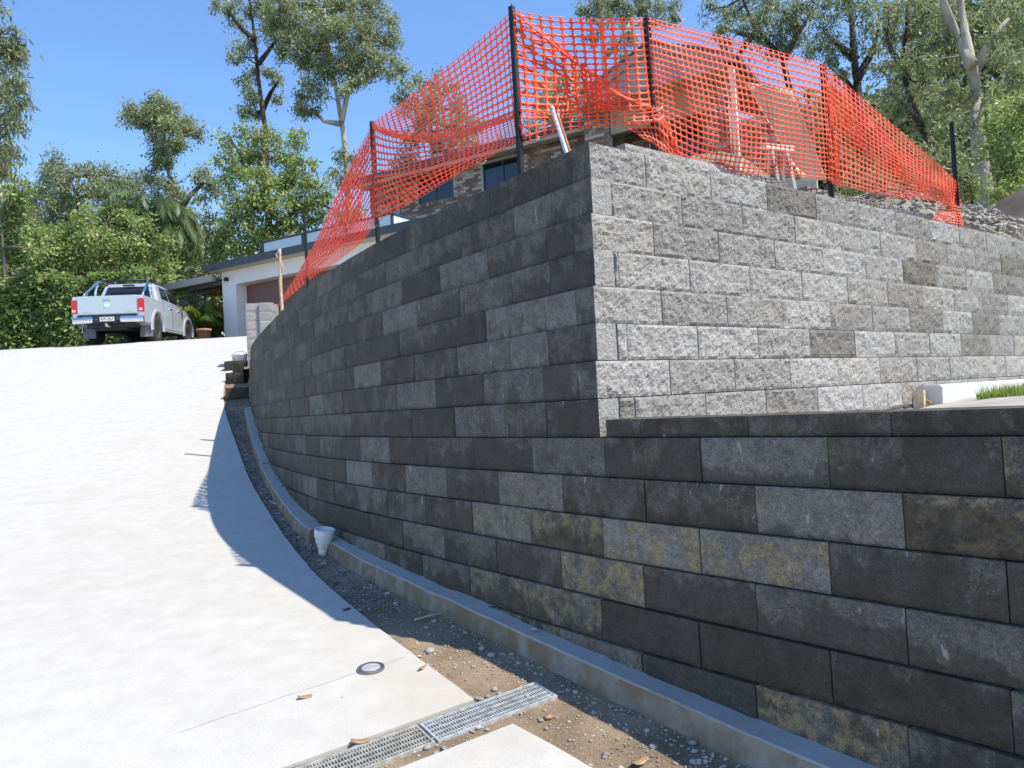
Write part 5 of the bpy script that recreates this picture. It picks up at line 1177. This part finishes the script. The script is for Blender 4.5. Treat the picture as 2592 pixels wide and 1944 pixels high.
# shrubs left of the drive
shr = [('bright leafy shrub rising behind the hedge and the pickup roof', 29, [(150, 500, 34), (190, 475, 34), (230, 465, 34), (170, 540, 38), (215, 515, 38), (255, 500, 34), (200, 560, 38), (250, 545, 40), (295, 525, 36), (330, 545, 32), (240, 590, 38), (290, 575, 40), (335, 590, 36), (365, 575, 28), (270, 620, 34), (320, 625, 34), (370, 615, 30), (180, 600, 34), (130, 570, 34), (300, 490, 26), (335, 510, 28), (285, 470, 20)], M['bush'], 41),
       ('shaded shrub with grey twigs above the carport roof', 33, [(395, 560, 28), (420, 585, 28), (440, 610, 24), (400, 615, 32), (430, 640, 26), (380, 640, 30), (385, 520, 24), (455, 660, 18), (350, 650, 26), (300, 520, 36), (340, 505, 36), (375, 500, 30), (310, 560, 36), (355, 545, 36)], M['gum'], 42),
       ('loose grey green shrub at the far end of the hedge', 27, [(10, 405, 40), (45, 430, 38), (5, 460, 44), (55, 480, 40), (15, 515, 44), (70, 525, 38), (25, 560, 44), (85, 570, 38), (110, 535, 30), (50, 600, 38), (105, 610, 32), (-20, 600, 44), (130, 505, 26)], M['bush'], 43)]
for lab, Y, cl, mt, sd_ in shr:
    tree('shrub', lab, Y, [(cl[2][0], cl[2][1]+20), (cl[2][0]+10, 700)], cl, mt, M['bark'], sd_, 0.1, 0.24, 0.095, 0.72, 0.45, clump=0.34, cat='shrub')
# palm
def palm(cx, cy, Y, n, L, label, seed, mat, r0=0.14, name='palm_tree', base=None, droop=1.0, stemlen=None, leaflet=0.55):
    rs = np.random.RandomState(seed); rr = random.Random(seed); c = U(cx, cy, Y); bz = base if base is not None else H(Y)-0.15
    o = empty(name, (c.x, c.y, bz), 0, label, 'palm'); f0 = Vector((c.x, c.y, bz))
    MB().tube([Vector((0, 0, 0)), (c-f0)*0.5+Vector((.05, 0, 0)), c-f0], [r0*1.2, r0, r0*.8], 10).build('trunk', M['bark'], o, True)
    for i in range(n):
        a = 2*math.pi*i/n+rr.uniform(-.2, .2); e0 = rr.uniform(0.15, 1.35); l = L*rr.uniform(.8, 1.1); pts = []; p = c-f0; el = e0
        for k in range(9):
            pts.append(p.copy()); p = p+Vector((math.cos(a)*math.cos(el), math.sin(a)*math.cos(el), math.sin(el)))*(l/8); el -= droop*(0.16+0.045*k)
        V = []; F = []
        for k in range(0, 46):
            t = 0.12+0.88*k/46; x = t*8; j = min(int(x), 7); q = pts[j].lerp(pts[j+1], x-j); d = (pts[j+1]-pts[j]).normalized(); s_ = d.cross(Vector((0, 0, 1)))
            if s_.length < 1e-3: s_ = Vector((1, 0, 0))
            s_.normalize()
            for sg in (-1, 1):
                ll = leaflet*math.sin(math.pi*min(1, 0.15+0.85*t))**0.6*rr.uniform(.8, 1.1); dr = (d*0.55+s_*sg*0.75+Vector((0, 0, -0.55-0.3*rr.random()))).normalized(); w = d*0.03
                b = len(V); V += [q-w, q+dr*ll*0.55-w*1.2+Vector((0, 0, 0.02)), q+dr*ll+Vector((0, 0, -.06)), q+dr*ll*0.55+w*1.2+Vector((0, 0, 0.02))]; F.append((b, b+1, b+2, b+3))
        fr = npmesh('frond', [tuple(v) for v in V], F, mat, o)
        MB().tube(pts, [0.022*(1-.1*k) for k in range(9)], 4).build('frond_rib', mat, fr, True)
    return o
palm(330, 486, 31.0, 34, 3.2, 'dark feathery palm among the shrubs behind the pickup', 51, M['palm'], leaflet=0.8, droop=1.5)
palm(448, 690, 27.5, 11, 1.7, 'young bright palm beside the garage wall under the carport', 52, M['croton'], 0.06, leaflet=0.45)
palm(425, 705, 26.5, 9, 1.3, 'low yellow green palm clump between pickup and garage', 53, M['croton'], 0.05, leaflet=0.4)
# croton with orange leaves
c = U(465, 668, 28.0); o = empty('croton', (c.x, c.y, H(28)-0.05), 0, 'orange and yellow leaved croton beside the garage wall', 'shrub')
rs = np.random.RandomState(9); C = rs.normal(size=(26, 3))*np.array([.38, .3, .4])+np.array([0, 0, c.z-H(28)]); MB().tube([(0, 0, 0), (0.05, 0, c.z-H(28))], [0.05, 0.02], 6).build('stem', M['bark'], o, True)
leaf_mesh('foliage', C, 12, np.full(26, .2), 0.34, 0.09, mat_leaf('orange_croton', (0.5, 0.2, 0.03), (0.35, 0.36, 0.06), c3=(0.5, 0.1, 0.05)), o, rs, 0.4)
o = empty('flower_pot', tuple(U(441, 731, 25.0))[:2]+(H(25)-0.01,), 0, 'small terracotta pot at the top edge of the drive', 'pot')
MB().lathe([(0, 0), (0.16, 0), (0.22, 0.42), (0.24, 0.42), (0.24, 0.5), (0.2, 0.5), (0.18, 0.4), (0, 0.4)], 18).build('pot_body', M['pot'], o, True)
# hedge
def hedge():
    o = empty('hedge', (-20.2, 26.6, H(26.6)-0.1), 0, 'clipped dark green hedge along the back of the drive behind the pickup', 'hedge')
    rs = np.random.RandomState(77); n = 5200
    ax = rs.rand(n)*15.5-7.75; side = rs.rand(n)
    top = 2.62+0.10*np.sin(ax*1.9)+0.08*np.sin(ax*5.1+1)
    y = np.where(side < 0.62, -0.55+0.12*np.sin(ax*3.3)+rs.normal(size=n)*0.09, rs.rand(n)*1.1-0.55); z = np.where(side < 0.62, rs.rand(n)*top, top+rs.normal(size=n)*0.06)
    leaf_mesh('foliage', np.stack([ax, y, z], 1), 16, np.full(n, 0.16), 0.17, 0.085, M['hedge'], o, rs, 0.4)
    V = []
    mb = MB(); mb.box(-7.7, 7.7, -0.38, 0.5, 0, 2.45); mb.build('inner_twigs', M['barkdark'], o, False, 0.1)
    for x in np.arange(-7.2, 7.5, 0.9): MB().tube([(x, 0, 0), (x+.05, -.42, 0.9), (x-.05, -.45, 2.2)], [0.04, 0.025, 0.012], 5).build('stem', M['bark'], o, True)
hedge()
# low groundcover under the carport
tree('shrub', 'grey green low bush under the carport beside the pot', 28.5, [(450, 722), (450, 735)], [(425, 715, 16), (450, 708, 18), (470, 715, 15), (440, 728, 16), (462, 728, 16), (400, 720, 16), (478, 700, 12), (470, 690, 16), (440, 690, 16), (415, 695, 14)], M['hedge'], M['bark'], 61, 0.04, 0.16, 0.07, 1.0, 0.4, clump=0.22, dY=0.4, cat='shrub')

# far wood closing the view behind the trees
def far_wood(name, label, pts, Y, mat, seed, r):
    rs = np.random.RandomState(seed); C = []
    for (x, y) in pts:
        p = U(x, y, Y+rs.uniform(-2, 2)); k = 70
        q = rs.normal(size=(k, 3))*np.array([r, r*.6, r*.8]); C.append(q+np.array(p))
    C = np.concatenate(C); o = leaf_mesh(name, C, 14, np.full(len(C), 0.6), 0.5, 0.2, mat, None, rs, 0.5)
    tag(o, label, 'woodland', None, 'stuff'); return o
far_wood('far_woodland', 'hazy distant woodland closing the view behind the left shrubs', [(x, 520+30*math.sin(x*.05)+k*60) for x in range(-40, 500, 45) for k in range(4)], 62, M['gumdark'], 5, 1.7)
far_wood('bank_woodland', 'dense dark woodland on the hill behind the right hand gums', [(x, y) for x in range(1760, 2290, 48) for y in range(265, 470, 45)]+[(x, y) for x in range(2010, 2290, 90) for y in range(40, 265, 95)], 44, M['gumdark'], 6, 1.1)

# ------------------------------------------------------------------ small things
# grass tuft behind the low wall
rs = np.random.RandomState(3); V = []; n = 5200
for i in range(n):
    s = 6.3+2.6*rs.rand(); d = -0.42-0.9*rs.rand()*min(1, (s-5.9)*0.8); p = SW(s, d); h = 0.04+0.08*rs.rand()**2; a = rs.rand()*6.28; b = Vector((math.cos(a), math.sin(a), 0)); lean = b.cross(Vector((0, 0, 1)))*h*rs.uniform(-.6, .6)
    z = -0.15; V += [(p.x-b.x*.006, p.y-b.y*.006, z), (p.x+b.x*.006, p.y+b.y*.006, z), (p.x+lean.x, p.y+lean.y, z+h)]
tag(npmesh('grass', V, np.arange(n*3).reshape(-1, 3), M['grass']), 'bright green grass tuft growing behind the low wall', 'grass', None, 'stuff')
def scrap(name, mat, px, sx, sy, label, cat, rz=0.0, lift=0.008, curl=0.02, zf=zearth):
    d = ray(*px); Rr = 2.0
    while d.z*Rr > H(d.y*Rr)-0.02 and Rr < 20: Rr += 0.01
    p = d*Rr; z = max(zf(p.x, p.y), H(p.y)-0.03)+lift; mb = MB(); V = []
    for i in range(5):
        for k in range(4):
            u, v = i/4-.5, k/3-.5; w = 1-1.5*u*u
            V.append((u*sx, v*sy*w, curl*(u*u*3+0.3*noise.noise(Vector((u*4, v*4, px[0]))))))
    mb.add(V, [(i*4+k, (i+1)*4+k, (i+1)*4+k+1, i*4+k+1) for i in range(4) for k in range(3)])
    o = mb.build(name, mat, None, True); o.location = (p.x, p.y, z); o.rotation_euler = (0.1, 0.1, rz); md = o.modifiers.new('t', 'SOLIDIFY'); md.thickness = 0.002
    return tag(o, label, cat)
scrap('paper_scrap', M['paper'], (704, 1279), 0.20, 0.09, 'crumpled white scrap on the gravel halfway along the wall', 'litter', 0.4, 0.02, 0.05)
scrap('dry_leaf', M['dryleaf'], (1068, 1704), 0.06, 0.022, 'small tan dry leaf on the sunlit slab beside the drain cap', 'leaf', 1.2, 0.004, 0.008, lambda x, y: H(y))
scrap('dry_leaf', M['dryleaf'], (772, 1779), 0.07, 0.03, 'dry brown leaf on the pale slab at the end of the crack', 'leaf', 0.5, 0.004, 0.008, lambda x, y: H(y))
scrap('dry_leaf', M['dryleaf'], (912, 1892), 0.08, 0.035, 'orange dry leaf lying on the weathered grate', 'leaf', 0.2, 0.004, 0.01, lambda x, y: H(y))
scrap('dry_leaf', M['dryleaf'], (1620, 1940), 0.10, 0.04, 'reddish dry leaf on the gravel near the kerb', 'leaf', 0.9, 0.008, 0.01)
scrap('dry_leaf', M['mulch'], (877, 1553), 0.06, 0.035, 'dark dead leaf on the shaded slab edge', 'leaf', 0.9, 0.004, 0.008, lambda x, y: H(y))
d = ray(1092, 1567); Rr = 3.0
while d.z*Rr > H(d.y*Rr)-0.02: Rr += 0.01
p = d*Rr; mb = MB(); mb.tube([Vector((-.1, -.05, .0)), Vector((0, 0.0, .012)), Vector((.1, .06, .006))], [0.008, 0.007, 0.005], 6)
o = mb.build('twig', M['timber'], None, True); o.location = (p.x, p.y, zearth(p.x, p.y)+0.01); tag(o, 'short pale stick lying on the shaded earth by the kerb', 'stick')
# a few bigger stones on their own
for k, (x, y, r, lab) in enumerate(((1087, 1655, 0.028, 'round white pebble on the sand at the slab edge'), (1352, 1595, 0.02, 'small pale pebble lying on top of the kerb'), (1220, 1650, 0.022, 'grey stone on the shaded sand below the kerb'), (1245, 1665, 0.024, 'second grey stone on the shaded sand below the kerb'), (1390, 1825, 0.02, 'brick red chip among the gravel next to the grate'))):
    d = ray(x, y); Rr = 2.0
    while d.z*Rr > H(d.y*Rr)-(0.02 if k != 1 else -0.11) and Rr < 20: Rr += 0.005
    p = d*Rr; zz = zearth(p.x, p.y) if k != 1 else p.z
    o = pebbles('stone', [(0, 0, 0)], r, r, M['pot'] if k == 4 else M['stoneA'], 20+k); o.location = (p.x, p.y, zz+0.004); tag(o, lab, 'stone')
